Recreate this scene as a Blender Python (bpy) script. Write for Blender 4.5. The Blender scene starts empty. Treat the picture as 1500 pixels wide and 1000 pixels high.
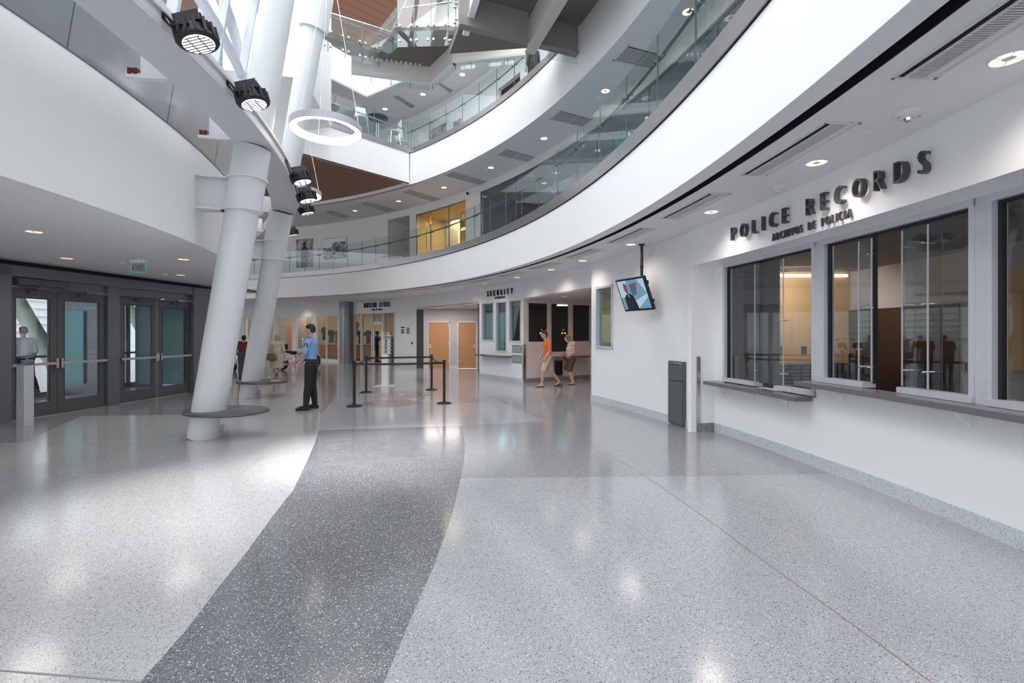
import bpy, bmesh, math, random
from mathutils import Vector, Matrix
random.seed(7)
PI = math.pi
COL = bpy.context.scene.collection
F, HZ, H = 690.0, 488.0, 1.62            # focal length in px (1500 wide), horizon row, eye height

# ------------------------------------------------------------------ survey helpers
def pz(x, y, z):
    Y = F * (z - H) / (HZ - y)
    return Vector(((x - 750) * Y / F, Y, z))
def py(x, y, Y):
    return Vector(((x - 750) * Y / F, Y, H + (HZ - y) * Y / F))
def zat(y, Y):
    return H + (HZ - y) * Y / F
C1 = (-18.6, 3.2)                         # centre of the atrium arc
C2 = (-15.24, 3.52)                       # centre of the upper balcony arc
def pol(R, t, C=C1):
    return Vector((C[0] + R * math.cos(t), C[1] + R * math.sin(t), 0))
def ang(x, R, C=C1):
    """bearing on circle C,R where the sight line of column x leaves it"""
    k = (x - 750) / F
    a = k * k + 1; b = -2 * (k * C[0] + C[1]); c = C[0] ** 2 + C[1] ** 2 - R * R
    Y = (-b + math.sqrt(b * b - 4 * a * c)) / (2 * a)
    return math.atan2(Y - C[1], k * Y - C[0])
def useg(x, P, Q):
    k = (x - 750) / F
    d = (Q[0] - P[0]) - k * (Q[1] - P[1])
    return (k * P[1] - P[0]) / d
def circ3(a, b, c):
    ax, ay = a; bx, by = b; cx, cy = c
    d = 2 * (ax * (by - cy) + bx * (cy - ay) + cx * (ay - by))
    ux = ((ax*ax+ay*ay)*(by-cy)+(bx*bx+by*by)*(cy-ay)+(cx*cx+cy*cy)*(ay-by))/d
    uy = ((ax*ax+ay*ay)*(cx-bx)+(bx*bx+by*by)*(ax-cx)+(cx*cx+cy*cy)*(bx-ax))/d
    return (ux, uy), math.hypot(ax-ux, ay-uy)
ORD = ['first','second','third','fourth','fifth','sixth','seventh','eighth','ninth','tenth','eleventh','twelfth','thirteenth','fourteenth','fifteenth','sixteenth','seventeenth','eighteenth','nineteenth','twentieth']

# ------------------------------------------------------------------ materials
M = {}
def mat(name, col, rough=.5, metal=0, emit=None, es=0, spec=.5, bump=0, bscale=60, var=0):
    m = bpy.data.materials.new(name); m.use_nodes = True
    nt = m.node_tree; b = nt.nodes['Principled BSDF']
    b.inputs['Base Color'].default_value = (*col, 1)
    b.inputs['Roughness'].default_value = rough
    b.inputs['Metallic'].default_value = metal
    b.inputs['Specular IOR Level'].default_value = spec
    tc = nt.nodes.new('ShaderNodeTexCoord'); nz = nt.nodes.new('ShaderNodeTexNoise')
    nz.inputs['Scale'].default_value = bscale; nz.inputs['Detail'].default_value = 3
    nt.links.new(tc.outputs['Object'], nz.inputs['Vector'])
    if emit:
        b.inputs['Emission Color'].default_value = (*emit, 1); b.inputs['Emission Strength'].default_value = es
    v = var if var else .03
    mx = nt.nodes.new('ShaderNodeMix'); mx.data_type = 'RGBA'
    mx.inputs[6].default_value = (*[max(0, c * (1 - v)) for c in col], 1)
    mx.inputs[7].default_value = (*[min(1, c * (1 + v)) for c in col], 1)
    nt.links.new(nz.outputs['Fac'], mx.inputs[0]); nt.links.new(mx.outputs[2], b.inputs['Base Color'])
    if bump:
        bp = nt.nodes.new('ShaderNodeBump'); bp.inputs['Strength'].default_value = bump; bp.inputs['Distance'].default_value = .01
        nt.links.new(nz.outputs['Fac'], bp.inputs['Height']); nt.links.new(bp.outputs['Normal'], b.inputs['Normal'])
    M[name] = m; return m
def glass(name, tint, refl=.08, rough=.02, fres=1.35):
    m = bpy.data.materials.new(name); m.use_nodes = True; nt = m.node_tree; nt.nodes.clear()
    o = nt.nodes.new('ShaderNodeOutputMaterial'); t = nt.nodes.new('ShaderNodeBsdfTransparent'); g = nt.nodes.new('ShaderNodeBsdfGlossy')
    t.inputs['Color'].default_value = (*tint, 1); g.inputs['Roughness'].default_value = rough
    g.inputs['Color'].default_value = (.95, .98, 1, 1)
    lw = nt.nodes.new('ShaderNodeFresnel'); lw.inputs['IOR'].default_value = fres
    ad = nt.nodes.new('ShaderNodeMath'); ad.operation = 'ADD'; ad.inputs[1].default_value = refl; ad.use_clamp = True
    mx = nt.nodes.new('ShaderNodeMixShader')
    ge = nt.nodes.new('ShaderNodeNewGeometry'); iv = nt.nodes.new('ShaderNodeMath'); iv.operation = 'SUBTRACT'; iv.inputs[0].default_value = 1
    nt.links.new(ge.outputs['Backfacing'], iv.inputs[1]); ml = nt.nodes.new('ShaderNodeMath'); ml.operation = 'MULTIPLY'
    nt.links.new(lw.outputs[0], ad.inputs[0]); nt.links.new(ad.outputs[0], ml.inputs[0]); nt.links.new(iv.outputs[0], ml.inputs[1]); nt.links.new(ml.outputs[0], mx.inputs[0])
    nt.links.new(t.outputs[0], mx.inputs[1]); nt.links.new(g.outputs[0], mx.inputs[2]); nt.links.new(mx.outputs[0], o.inputs[0])
    M[name] = m; return m
def terrazzo(name, base, dark=.1, white=.8, scale=100, rough=.16, dk=.16, wt=.12, seed=0):
    m = bpy.data.materials.new(name); m.use_nodes = True; nt = m.node_tree; b = nt.nodes['Principled BSDF']
    tc = nt.nodes.new('ShaderNodeTexCoord'); L = nt.links.new
    def layer(sc, lo, hi):
        mp = nt.nodes.new('ShaderNodeMapping'); mp.inputs['Scale'].default_value = (sc, sc * 1.25, sc)
        mp.inputs['Location'].default_value = (seed, seed * 2, sc); mp.inputs['Rotation'].default_value = (0, 0, sc)
        L(tc.outputs['Object'], mp.inputs[0])
        v = nt.nodes.new('ShaderNodeTexVoronoi'); v.inputs['Scale'].default_value = 1; L(mp.outputs[0], v.inputs['Vector'])
        sp = nt.nodes.new('ShaderNodeSeparateColor'); L(v.outputs['Color'], sp.inputs[0])
        cr = nt.nodes.new('ShaderNodeValToRGB'); cr.color_ramp.interpolation = 'CONSTANT'
        e = cr.color_ramp.elements; e[0].position = 0; e[0].color = (dark, dark, dark * 1.12, 1)
        e[1].position = dk; e[1].color = (base[0] * .62, base[1] * .62, base[2] * .64, 1)
        for p, c in ((dk * 2, tuple(base)), (.6, tuple(x * 1.06 for x in base)), (1 - wt, (white, white, white))):
            q = e.new(p); q.color = (*c, 1)
        L(sp.outputs[0], cr.inputs[0])
        lt = nt.nodes.new('ShaderNodeMath'); lt.operation = 'LESS_THAN'; L(v.outputs['Distance'], lt.inputs[0])
        add = nt.nodes.new('ShaderNodeMath'); add.operation = 'MULTIPLY_ADD'; L(sp.outputs[1], add.inputs[0]); add.inputs[1].default_value = hi - lo; add.inputs[2].default_value = lo
        L(add.outputs[0], lt.inputs[1])
        return cr, lt
    c1, l1 = layer(scale, .22, .5); c2, l2 = layer(scale * 2.1, .3, .55)
    m1 = nt.nodes.new('ShaderNodeMix'); m1.data_type = 'RGBA'; m1.inputs[6].default_value = (*base, 1)
    L(l2.outputs[0], m1.inputs[0]); L(c2.outputs[0], m1.inputs[7])
    m2 = nt.nodes.new('ShaderNodeMix'); m2.data_type = 'RGBA'; L(l1.outputs[0], m2.inputs[0]); L(m1.outputs[2], m2.inputs[6]); L(c1.outputs[0], m2.inputs[7])
    L(m2.outputs[2], b.inputs['Base Color']); b.inputs['Roughness'].default_value = rough
    b.inputs['Specular IOR Level'].default_value = .5
    b.inputs['Coat Weight'].default_value = .35; b.inputs['Coat Roughness'].default_value = .12
    M[name] = m; return m
def wood(name, c1, c2, scale=3, plank=0, axis='X', rough=.45):
    m = bpy.data.materials.new(name); m.use_nodes = True; nt = m.node_tree; b = nt.nodes['Principled BSDF']; L = nt.links.new
    tc = nt.nodes.new('ShaderNodeTexCoord'); mp = nt.nodes.new('ShaderNodeMapping')
    mp.inputs['Scale'].default_value = {'X': (1, 12, 12), 'Y': (12, 1, 12), 'Z': (12, 12, 1)}[axis]
    if plank: mp.inputs['Rotation'].default_value = (0, 0, plank)
    L(tc.outputs['Object'], mp.inputs[0]); nz = nt.nodes.new('ShaderNodeTexNoise'); nz.inputs['Scale'].default_value = scale; nz.inputs['Detail'].default_value = 6
    L(mp.outputs[0], nz.inputs['Vector'])
    mx = nt.nodes.new('ShaderNodeMix'); mx.data_type = 'RGBA'; mx.inputs[6].default_value = (*c1, 1); mx.inputs[7].default_value = (*c2, 1)
    L(nz.outputs['Fac'], mx.inputs[0]); out = mx.outputs[2]
    if plank:
        mp2 = nt.nodes.new('ShaderNodeMapping'); mp2.inputs['Rotation'].default_value = (0, 0, plank); L(tc.outputs['Object'], mp2.inputs[0])
        sx = nt.nodes.new('ShaderNodeSeparateXYZ'); L(mp2.outputs[0], sx.inputs[0])
        mu = nt.nodes.new('ShaderNodeMath'); mu.operation = 'MULTIPLY'; mu.inputs[1].default_value = 2.2; L(sx.outputs['Y'], mu.inputs[0])
        fr = nt.nodes.new('ShaderNodeMath'); fr.operation = 'FRACT'; L(mu.outputs[0], fr.inputs[0])
        gt = nt.nodes.new('ShaderNodeMath'); gt.operation = 'LESS_THAN'; gt.inputs[1].default_value = .05; L(fr.outputs[0], gt.inputs[0])
        m3 = nt.nodes.new('ShaderNodeMix'); m3.data_type = 'RGBA'; m3.inputs[7].default_value = (.03, .018, .012, 1)
        L(gt.outputs[0], m3.inputs[0]); L(out, m3.inputs[6]); out = m3.outputs[2]
    L(out, b.inputs['Base Color']); b.inputs['Roughness'].default_value = rough
    M[name] = m; return m
def rings(name, cols, scale):
    m = bpy.data.materials.new(name); m.use_nodes = True; nt = m.node_tree; b = nt.nodes['Principled BSDF']; L = nt.links.new
    tc = nt.nodes.new('ShaderNodeTexCoord'); ln = nt.nodes.new('ShaderNodeVectorMath'); ln.operation = 'LENGTH'; L(tc.outputs['Object'], ln.inputs[0])
    nz = nt.nodes.new('ShaderNodeTexNoise'); nz.inputs['Scale'].default_value = 14; L(tc.outputs['Object'], nz.inputs['Vector'])
    a = nt.nodes.new('ShaderNodeMath'); a.operation = 'MULTIPLY_ADD'; L(nz.outputs['Fac'], a.inputs[0]); a.inputs[1].default_value = .12; L(ln.outputs['Value'], a.inputs[2])
    d = nt.nodes.new('ShaderNodeMath'); d.operation = 'DIVIDE'; L(a.outputs[0], d.inputs[0]); d.inputs[1].default_value = scale
    cr = nt.nodes.new('ShaderNodeValToRGB'); cr.color_ramp.interpolation = 'CONSTANT'; e = cr.color_ramp.elements
    e[0].position = 0; e[0].color = (*cols[0], 1); e[1].position = 1 / len(cols); e[1].color = (*cols[1], 1)
    for i in range(2, len(cols)): e.new(i / len(cols)).color = (*cols[i], 1)
    L(d.outputs[0], cr.inputs[0]); L(cr.outputs[0], b.inputs['Base Color']); b.inputs['Roughness'].default_value = .15
    M[name] = m; return m
def photo(name, seed, dark=.03, light=.7, tint=(1, 1, 1), scale=6):
    m = bpy.data.materials.new(name); m.use_nodes = True; nt = m.node_tree; b = nt.nodes['Principled BSDF']; L = nt.links.new
    tc = nt.nodes.new('ShaderNodeTexCoord'); mp = nt.nodes.new('ShaderNodeMapping'); mp.inputs['Location'].default_value = (seed, seed, seed); L(tc.outputs['Object'], mp.inputs[0])
    nz = nt.nodes.new('ShaderNodeTexNoise'); nz.inputs['Scale'].default_value = scale; nz.inputs['Detail'].default_value = 5; nz.inputs['Roughness'].default_value = .7; L(mp.outputs[0], nz.inputs['Vector'])
    cr = nt.nodes.new('ShaderNodeValToRGB'); e = cr.color_ramp.elements
    e[0].position = .42; e[0].color = (dark*tint[0], dark*tint[1], dark*tint[2], 1); e[1].position = .62; e[1].color = (light*tint[0], light*tint[1], light*tint[2], 1)
    L(nz.outputs['Fac'], cr.inputs[0]); L(cr.outputs[0], b.inputs['Base Color']); b.inputs['Roughness'].default_value = .5
    M[name] = m; return m

mat('white', (.85, .855, .86), .5); mat('white_warm', (.78, .74, .72), .6); mat('soffit', (.78, .78, .79), .7)
mat('white_steel', (.70, .71, .73), .38); mat('ring_steel', (.62, .63, .65), .4)
mat('grey_metal', (.36, .37, .40), .3, .6, bscale=4, var=.12); mat('trim_metal', (.42, .41, .42), .28, .75, bscale=3, var=.1)
mat('door_metal', (.12, .115, .125), .4, .3); mat('frame_metal', (.18, .19, .21), .35, .5); mat('frame_light', (.62, .64, .68), .35, .3)
mat('stainless', (.55, .54, .53), .22, .95); mat('bar_metal', (.60, .55, .52), .3, .8); mat('black', (.012, .012, .014), .5); mat('black_gloss', (.015, .015, .018), .18)
mat('slot', (.004, .004, .005), .9); mat('grey_paint', (.10, .105, .115), .45); mat('counter', (.14, .135, .14), .25); mat('bench_grey', (.10, .10, .105), .25)
mat('letter', (.10, .10, .11), .4, .4); mat('letter_black', (.015, .015, .015), .5); mat('concrete_dark', (.17, .155, .135), .8, bump=.3); mat('beam_taupe', (.25, .235, .225), .6)
mat('beige', (.60, .55, .50), .6); mat('orange_wall', (.62, .38, .18), .7); mat('room_grey', (.22, .22, .23), .7); mat('room_light', (.48, .46, .46), .7)
mat('brown_panel', (.022, .013, .011), .4); mat('dark_panel', (.06, .05, .045), .5); mat('louver', (.05, .055, .06), .4, .3)
mat('yellow_wall', (.62, .46, .22), .7); mat('tan_wall', (.30, .25, .20), .7); mat('pink_lit_wall', (.68, .60, .58), .6); mat('booth_dark', (.035, .035, .03), .6)  # corridor pink: warm light put into the wall and ceiling colour
mat('plastic_white', (.75, .75, .75), .4); mat('plastic_dark', (.03, .03, .03), .4); mat('red_dark', (.12, .01, .015), .35)
mat('glass_edge', (.10, .17, .17), .15); mat('chrome', (.75, .76, .78), .08, 1); mat('rail_metal', (.20, .22, .22), .25, .9)
mat('skin', (.55, .33, .25), .55); mat('skin_light', (.62, .40, .32), .55); mat('skin_dark', (.16, .08, .05), .5)
mat('hair_black', (.012, .01, .009), .5); mat('hair_brown', (.05, .03, .022), .6); mat('hair_grey', (.36, .35, .34), .6); mat('hair_blond', (.28, .16, .08), .6)
mat('shirt_blue', (.20, .38, .66), .75, bump=.3, bscale=12); mat('trousers_black', (.012, .012, .016), .75, bump=.3, bscale=12); mat('shirt_orange', (.72, .20, .05), .75, bump=.3, bscale=12)
mat('shorts_khaki', (.55, .48, .36), .8, bump=.3, bscale=12); mat('shorts_olive', (.09, .08, .05), .8); mat('beige_cloth', (.66, .55, .38), .8, bump=.3, bscale=12); mat('skirt_beige', (.50, .44, .35), .8)
mat('bag_olive', (.19, .15, .07), .7); mat('shirt_red', (.25, .03, .035), .75); mat('grey_cloth', (.12, .12, .13), .8); mat('shirt_white', (.75, .75, .78), .7)
mat('patch', (.03, .04, .07), .6); mat('patch_gold', (.5, .4, .15), .5); mat('bag_maroon', (.15, .01, .03), .5); mat('wine', (.5, .06, .08), .5)
mat('warm_lens', (.9, .8, .7), .4, emit=(1, .70, .46), es=1.7); mat('lamp_white', (1, 1, 1), .4, emit=(1, .97, .95), es=3.0); mat('strip_warm', (1, 1, 1), .4, emit=(1, .82, .6), es=1.6)
mat('pendant_glow', (1, 1, 1), .4, emit=(1, .95, .92), es=5); mat('pillar_metal', (.20, .21, .23), .32, .7); mat('pendant_grey', (.50, .51, .54), .4); mat('store_wall', (.36, .28, .16), .7); mat('led', (1, 1, 1), .3, emit=(1, 1, 1), es=1.5); mat('exit_green', (.03, .5, .22), .3, emit=(.03, .6, .25), es=.15)
mat('led_red', (.5, .02, .02), .3, emit=(1, .05, .03), es=2); mat('led_amber', (.5, .2, .02), .3, emit=(1, .4, .03), es=2)
mat('stool_white', (.78, .80, .82), .4); mat('table_dark', (.05, .045, .045), .4); mat('steel_blue', (.45, .55, .60), .25, .8)
mat('plaza', (.80, .80, .80), .8); mat('facade_pale', (.75, .78, .76), .7); mat('green_beam', (.42, .52, .45), .6); mat('brass', (.35, .16, .08), .4, .5)
mat('teal_frost', (.22, .42, .46), .5); mat('screen_blue', (.10, .18, .25), .3, emit=(.12, .26, .38), es=.5); mat('screen_pale', (.3, .4, .45), .3, emit=(.35, .45, .52), es=.5)
mat('screen_dark', (.02, .02, .02), .3); mat('screen_skin', (.2, .06, .05), .4, emit=(.25, .08, .07), es=.3); mat('gold', (.55, .40, .08), .3, .6); mat('water', (.25, .45, .7), .1)
mat('paper', (.75, .72, .65), .7); mat('rubber', (.015, .015, .015), .7); mat('bike_white', (.78, .78, .78), .2); mat('slat', (.20, .20, .22), .5); mat('vent_white', (.68, .67, .68), .5)
mat('merch_navy', (.02, .025, .05), .8); mat('merch_grey', (.12, .12, .13), .8); mat('wood_floor', (.25, .12, .06), .4); mat('joint', (.3, .28, .28), .5)
wood('door_wood', (.52, .27, .12), (.42, .20, .08), 4, axis='Z'); wood('ceil_wood', (.30, .13, .07), (.20, .085, .045), 2, plank=-.72); wood('store_wood', (.45, .18, .07), (.3, .12, .05), 3)
terrazzo('terrazzo', (.35, .36, .385), dark=.09, white=.60); terrazzo('terrazzo_light', (.45, .45, .46), dark=.11, white=.66, seed=3); terrazzo('terrazzo_dark', (.145, .15, .165), dark=.03, white=.62, wt=.15, dk=.12, seed=5)
terrazzo('terrazzo_mid', (.27, .275, .295), dark=.09, white=.58, seed=8); terrazzo('base_light', (.60, .63, .66), dark=.12, seed=11, rough=.3); terrazzo('base_dark', (.20, .20, .21), seed=12, rough=.3)
rings('seal_gold', [(.5, .5, .55), (.10, .10, .16), (.32, .2, .08), (.22, .2, .26), (.34, .23, .1), (.18, .17, .2), (.28, .28, .3)], .72)
rings('seal_grey', [(.8, .8, .8), (.2, .2, .25), (.32, .24, .15), (.28, .28, .3), (.28, .19, .1), (.3, .3, .3)], .75)
photo('photo_portrait', 3, .02, .55, (1, .97, 1)); photo('photo_crowd', 9, .03, .55, (1, .96, .99), 5); photo('photo_level', 15, .12, .55, (1, .97, 1), 2.2)
glass('glass_rail', (.90, .955, .95), .04, fres=1.4); glass('glass_window', (.80, .83, .85), .04, fres=1.45); glass('glass_teal', (.62, .80, .80), .06, fres=1.45); glass('glass_room', (.72, .79, .82), .08, fres=1.45)
glass('glass_clear', (.93, .96, .97), .03); glass('acrylic', (.90, .92, .93), .05, fres=1.4); glass('glass_store', (.86, .86, .83), .0); glass('glass_facade', (.92, .95, .97), .04)

# ------------------------------------------------------------------ object helpers
ORG = {}
def setprops(o, label=None, cat=None, group=None, kind=None):
    if label: o['label'] = label
    if cat: o['category'] = cat
    if group: o['group'] = group
    if kind: o['kind'] = kind
    return o
def thing(name, label, cat, loc=(0, 0, 0), rotz=0, group=None, kind=None):
    o = bpy.data.objects.new(name, None); COL.objects.link(o); o.empty_display_size = .1
    o.location = loc; o.rotation_euler = (0, 0, rotz); ORG[o.name] = Vector(loc)
    return setprops(o, label, cat, group, kind)
class MB:
    def __init__(s): s.v = []; s.f = []; s.m = []
    def add(s, vs, fs, mi=0):
        n = len(s.v); s.v += [Vector(v) for v in vs]; s.f += [tuple(i + n for i in f) for f in fs]; s.m += [mi] * len(fs); return s
    def hexa(s, p, mi=0):        # 8 points: bottom 4 (ccw), top 4
        return s.add(p, [(3, 2, 1, 0), (4, 5, 6, 7), (0, 1, 5, 4), (1, 2, 6, 5), (2, 3, 7, 6), (3, 0, 4, 7)], mi)
    def box(s, a, b, mi=0):
        x0, y0, z0 = a; x1, y1, z1 = b
        return s.hexa([(x0, y0, z0), (x1, y0, z0), (x1, y1, z0), (x0, y1, z0), (x0, y0, z1), (x1, y0, z1), (x1, y1, z1), (x0, y1, z1)], mi)
    def obox(s, c, ax, ay, az, mi=0):   # centre + half vectors
        c, ax, ay, az = map(Vector, (c, ax, ay, az))
        return s.hexa([c-ax-ay-az, c+ax-ay-az, c+ax+ay-az, c-ax+ay-az, c-ax-ay+az, c+ax-ay+az, c+ax+ay+az, c-ax+ay+az], mi)
    def slab(s, P, Q, ua, ub, z0, z1, t0, t1, mi=0):
        """piece of a straight wall P->Q; t = offset to the LEFT of P->Q (negative: right)"""
        P = Vector((P[0], P[1], 0)); Q = Vector((Q[0], Q[1], 0)); d = Q - P; n = Vector((-d.y, d.x, 0)).normalized()
        a = P + d * ua; b = P + d * ub
        pts = [a+n*t0, b+n*t0, b+n*t1, a+n*t1]
        return s.hexa([(p.x, p.y, z0) for p in pts] + [(p.x, p.y, z1) for p in pts], mi)
    def sector(s, R0, R1, t0, t1, z0, z1, C=C1, n=None, mi=0):
        n = n or max(1, int(abs(t1 - t0) * 90)); vs = []; fs = []
        for i in range(n + 1):
            t = t0 + (t1 - t0) * i / n; a = pol(R0, t, C); b = pol(R1, t, C)
            vs += [(a.x, a.y, z0), (b.x, b.y, z0), (b.x, b.y, z1), (a.x, a.y, z1)]
        for i in range(n):
            k = 4 * i
            for j in range(4): fs.append((k + j, k + 4 + j, k + 4 + (j + 1) % 4, k + (j + 1) % 4))
        fs += [(0, 1, 2, 3), (4 * n + 3, 4 * n + 2, 4 * n + 1, 4 * n)]
        return s.add(vs, fs, mi)
    def prism(s, poly, z0, z1, mi=0):
        n = len(poly); vs = [(p[0], p[1], z0) for p in poly] + [(p[0], p[1], z1) for p in poly]
        return s.add(vs, [tuple(reversed(range(n))), tuple(range(n, 2 * n))] + [(i, (i+1) % n, n + (i+1) % n, n + i) for i in range(n)], mi)
    def extr(s, poly, d, mi=0):        # 3D polygon extruded by vector
        n = len(poly); d = Vector(d); vs = [Vector(p) for p in poly] + [Vector(p) + d for p in poly]
        return s.add(vs, [tuple(reversed(range(n))), tuple(range(n, 2 * n))] + [(i, (i+1) % n, n + (i+1) % n, n + i) for i in range(n)], mi)
    def cyl(s, p0, p1, r0, r1=None, n=16, mi=0):
        r1 = r0 if r1 is None else r1; p0 = Vector(p0); p1 = Vector(p1); d = (p1 - p0).normalized()
        a = d.orthogonal().normalized(); b = d.cross(a); vs = []
        for p, r in ((p0, r0), (p1, r1)):
            vs += [p + (a * math.cos(2*PI*i/n) + b * math.sin(2*PI*i/n)) * r for i in range(n)]
        return s.add(vs, [tuple(reversed(range(n))), tuple(range(n, 2*n))] + [(i, (i+1) % n, n + (i+1) % n, n + i) for i in range(n)], mi)
    def tube(s, pts, r, n=8, mi=0, closed=False):
        pts = [Vector(p) for p in pts]; m = len(pts); vs = []; prev = None
        for i, p in enumerate(pts):
            d = (pts[(i+1) % m] - pts[i-1]) if closed else (pts[min(i+1, m-1)] - pts[max(i-1, 0)])
            d.normalize()
            a = d.orthogonal().normalized() if prev is None else (prev - d * prev.dot(d)).normalized()
            prev = a; b = d.cross(a)
            vs += [p + (a * math.cos(2*PI*k/n) + b * math.sin(2*PI*k/n)) * r for k in range(n)]
        fs = []
        for i in range(m if closed else m - 1):
            j = (i + 1) % m
            for k in range(n): fs.append((i*n+k, i*n+(k+1) % n, j*n+(k+1) % n, j*n+k))
        if not closed: fs += [tuple(reversed(range(n))), tuple(range((m-1)*n, m*n))]
        return s.add(vs, fs, mi)
    def lathe(s, c, prof, n=24, mi=0, sx=1, sy=1):     # profile [(r,z)]
        c = Vector(c); vs = []; m = len(prof)
        for r, z in prof: vs += [c + Vector((r*sx*math.cos(2*PI*i/n), r*sy*math.sin(2*PI*i/n), z)) for i in range(n)]
        fs = [(j*n+i, j*n+(i+1) % n, (j+1)*n+(i+1) % n, (j+1)*n+i) for j in range(m-1) for i in range(n)]
        fs += [tuple(reversed(range(n))), tuple(range((m-1)*n, m*n))]
        return s.add(vs, fs, mi)
    def ell(s, c, r, n=14, mi=0):
        c = Vector(c); vs = []; rows = n // 2 + 1
        for j in range(1, rows):
            t = PI * j / rows
            vs += [c + Vector((r[0]*math.sin(t)*math.cos(2*PI*i/n), r[1]*math.sin(t)*math.sin(2*PI*i/n), r[2]*math.cos(t))) for i in range(n)]
        k = len(vs); vs += [c + Vector((0, 0, r[2])), c - Vector((0, 0, r[2]))]
        fs = [(j*n+i, (j+1)*n+i, (j+1)*n+(i+1) % n, j*n+(i+1) % n) for j in range(rows-2) for i in range(n)]
        fs += [(k, i, (i+1) % n) for i in range(n)] + [(k+1, (rows-2)*n+(i+1) % n, (rows-2)*n+i) for i in range(n)]
        return s.add(vs, fs, mi)
    def torus(s, c, R, r, n=28, m=8, mi=0, ax=None, ay=None):
        ax = Vector(ax or (1, 0, 0)); ay = Vector(ay or (0, 1, 0)); c = Vector(c)
        return s.tube([c + ax * R * math.cos(2*PI*i/n) + ay * R * math.sin(2*PI*i/n) for i in range(n)], r, m, mi, True)
    def build(s, name, mats, parent=None, kind=None, smooth=False, local=False, label=None, cat=None, group=None, bevel=0, origin=None):
        if isinstance(mats, str): mats = [mats]
        off = Vector((0, 0, 0)); top = parent is None
        if parent is not None and not local: off = ORG.get(parent.name, off)
        if top and kind != 'structure' and not local:
            if origin is not None: off = Vector(origin)
            else:
                xs = [v.x for v in s.v]; ys = [v.y for v in s.v]
                off = Vector(((min(xs)+max(xs))/2, (min(ys)+max(ys))/2, min(v.z for v in s.v)))
        me = bpy.data.meshes.new(name); me.from_pydata([tuple(v - off) for v in s.v], [], s.f); me.update()
        bm = bmesh.new(); bm.from_mesh(me); bmesh.ops.recalc_face_normals(bm, faces=bm.faces)
        bm.to_mesh(me); bm.free()
        for q in mats: me.materials.append(M[q])
        for p, i in zip(me.polygons, s.m): p.material_index = i; p.use_smooth = smooth
        o = bpy.data.objects.new(name, me); COL.objects.link(o)
        if smooth and len(s.f) > 3:
            md = o.modifiers.new('wn', 'EDGE_SPLIT'); md.split_angle = math.radians(38)
        if bevel:
            b = o.modifiers.new('bevel', 'BEVEL'); b.width = bevel; b.segments = 2; b.limit_method = 'ANGLE'
        if parent is not None: o.parent = parent; ORG[o.name] = off
        elif top and kind != 'structure': o.location = off; ORG[o.name] = off
        return setprops(o, label, cat, group, kind)
def S(name, mb, m, **k): return mb.build(name, m, kind='structure', **k)
def dup(root, loc, rotz=None, label=None, group=None):
    r = root.copy(); COL.objects.link(r); r.location = loc
    if rotz is not None: r.rotation_euler = (0, 0, rotz)
    if label: r['label'] = label
    if group: r['group'] = group
    for ch in list(root.children):
        c = ch.copy(); COL.objects.link(c); c.parent = r
        for g in ch.children:
            d = g.copy(); COL.objects.link(d); d.parent = c
    return r
def text_verts(ch, size, depth, xs=1.0, bold=0.0):
    cu = bpy.data.curves.new('t', 'FONT'); cu.body = ch; cu.size = size; cu.extrude = depth / 2; cu.offset = bold; cu.resolution_u = 3
    o = bpy.data.objects.new('t', cu); COL.objects.link(o); dg = bpy.context.evaluated_depsgraph_get(); dg.update()
    me = bpy.data.meshes.new_from_object(o.evaluated_get(dg)); vs = [v.co.copy() for v in me.vertices]; fs = [tuple(p.vertices) for p in me.polygons]
    bpy.data.objects.remove(o); bpy.data.curves.remove(cu); bpy.data.meshes.remove(me)
    for v in vs: v.x *= xs
    return vs, fs
def lettering(parent, text, place, total, size, depth, material, xs=.8, bold=0, name='letter'):
    """place(u)->(origin,right,up,normal) with u metres along the line; letters spread over total"""
    ws = []
    gl = []
    for ch in text:
        if ch == ' ': ws.append(size * .28); gl.append(None); continue
        vs, fs = text_verts(ch, size, depth, xs, bold); x0 = min(v.x for v in vs); x1 = max(v.x for v in vs)
        ws.append(x1 - x0); gl.append((vs, fs, x0))
    gap = (total - sum(ws)) / (len(text) - 1); u = 0
    for g, w in zip(gl, ws):
        if g:
            vs, fs, x0 = g; o, r, up, n = place(u + w / 2); mb = MB()
            mb.add([o + r * (v.x - x0 - w / 2) + up * v.y + n * v.z for v in vs], fs); mb.build(name, material, parent)
        u += w + gap

# ------------------------------------------------------------------ camera
cam = bpy.data.cameras.new('camera'); co = bpy.data.objects.new('camera', cam); COL.objects.link(co)
co.location = (0, 0, H); co.rotation_euler = (PI / 2, 0, 0); cam.sensor_width = 36; cam.lens = 36 * F / 1500; cam.shift_y = -(500 - HZ) / 1500
cam.clip_end = 300; bpy.context.scene.camera = co
sc = bpy.context.scene; sc.view_settings.view_transform = 'Standard'; sc.view_settings.look = 'None'; sc.view_settings.gamma = 1; sc.view_settings.exposure = .55

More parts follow.
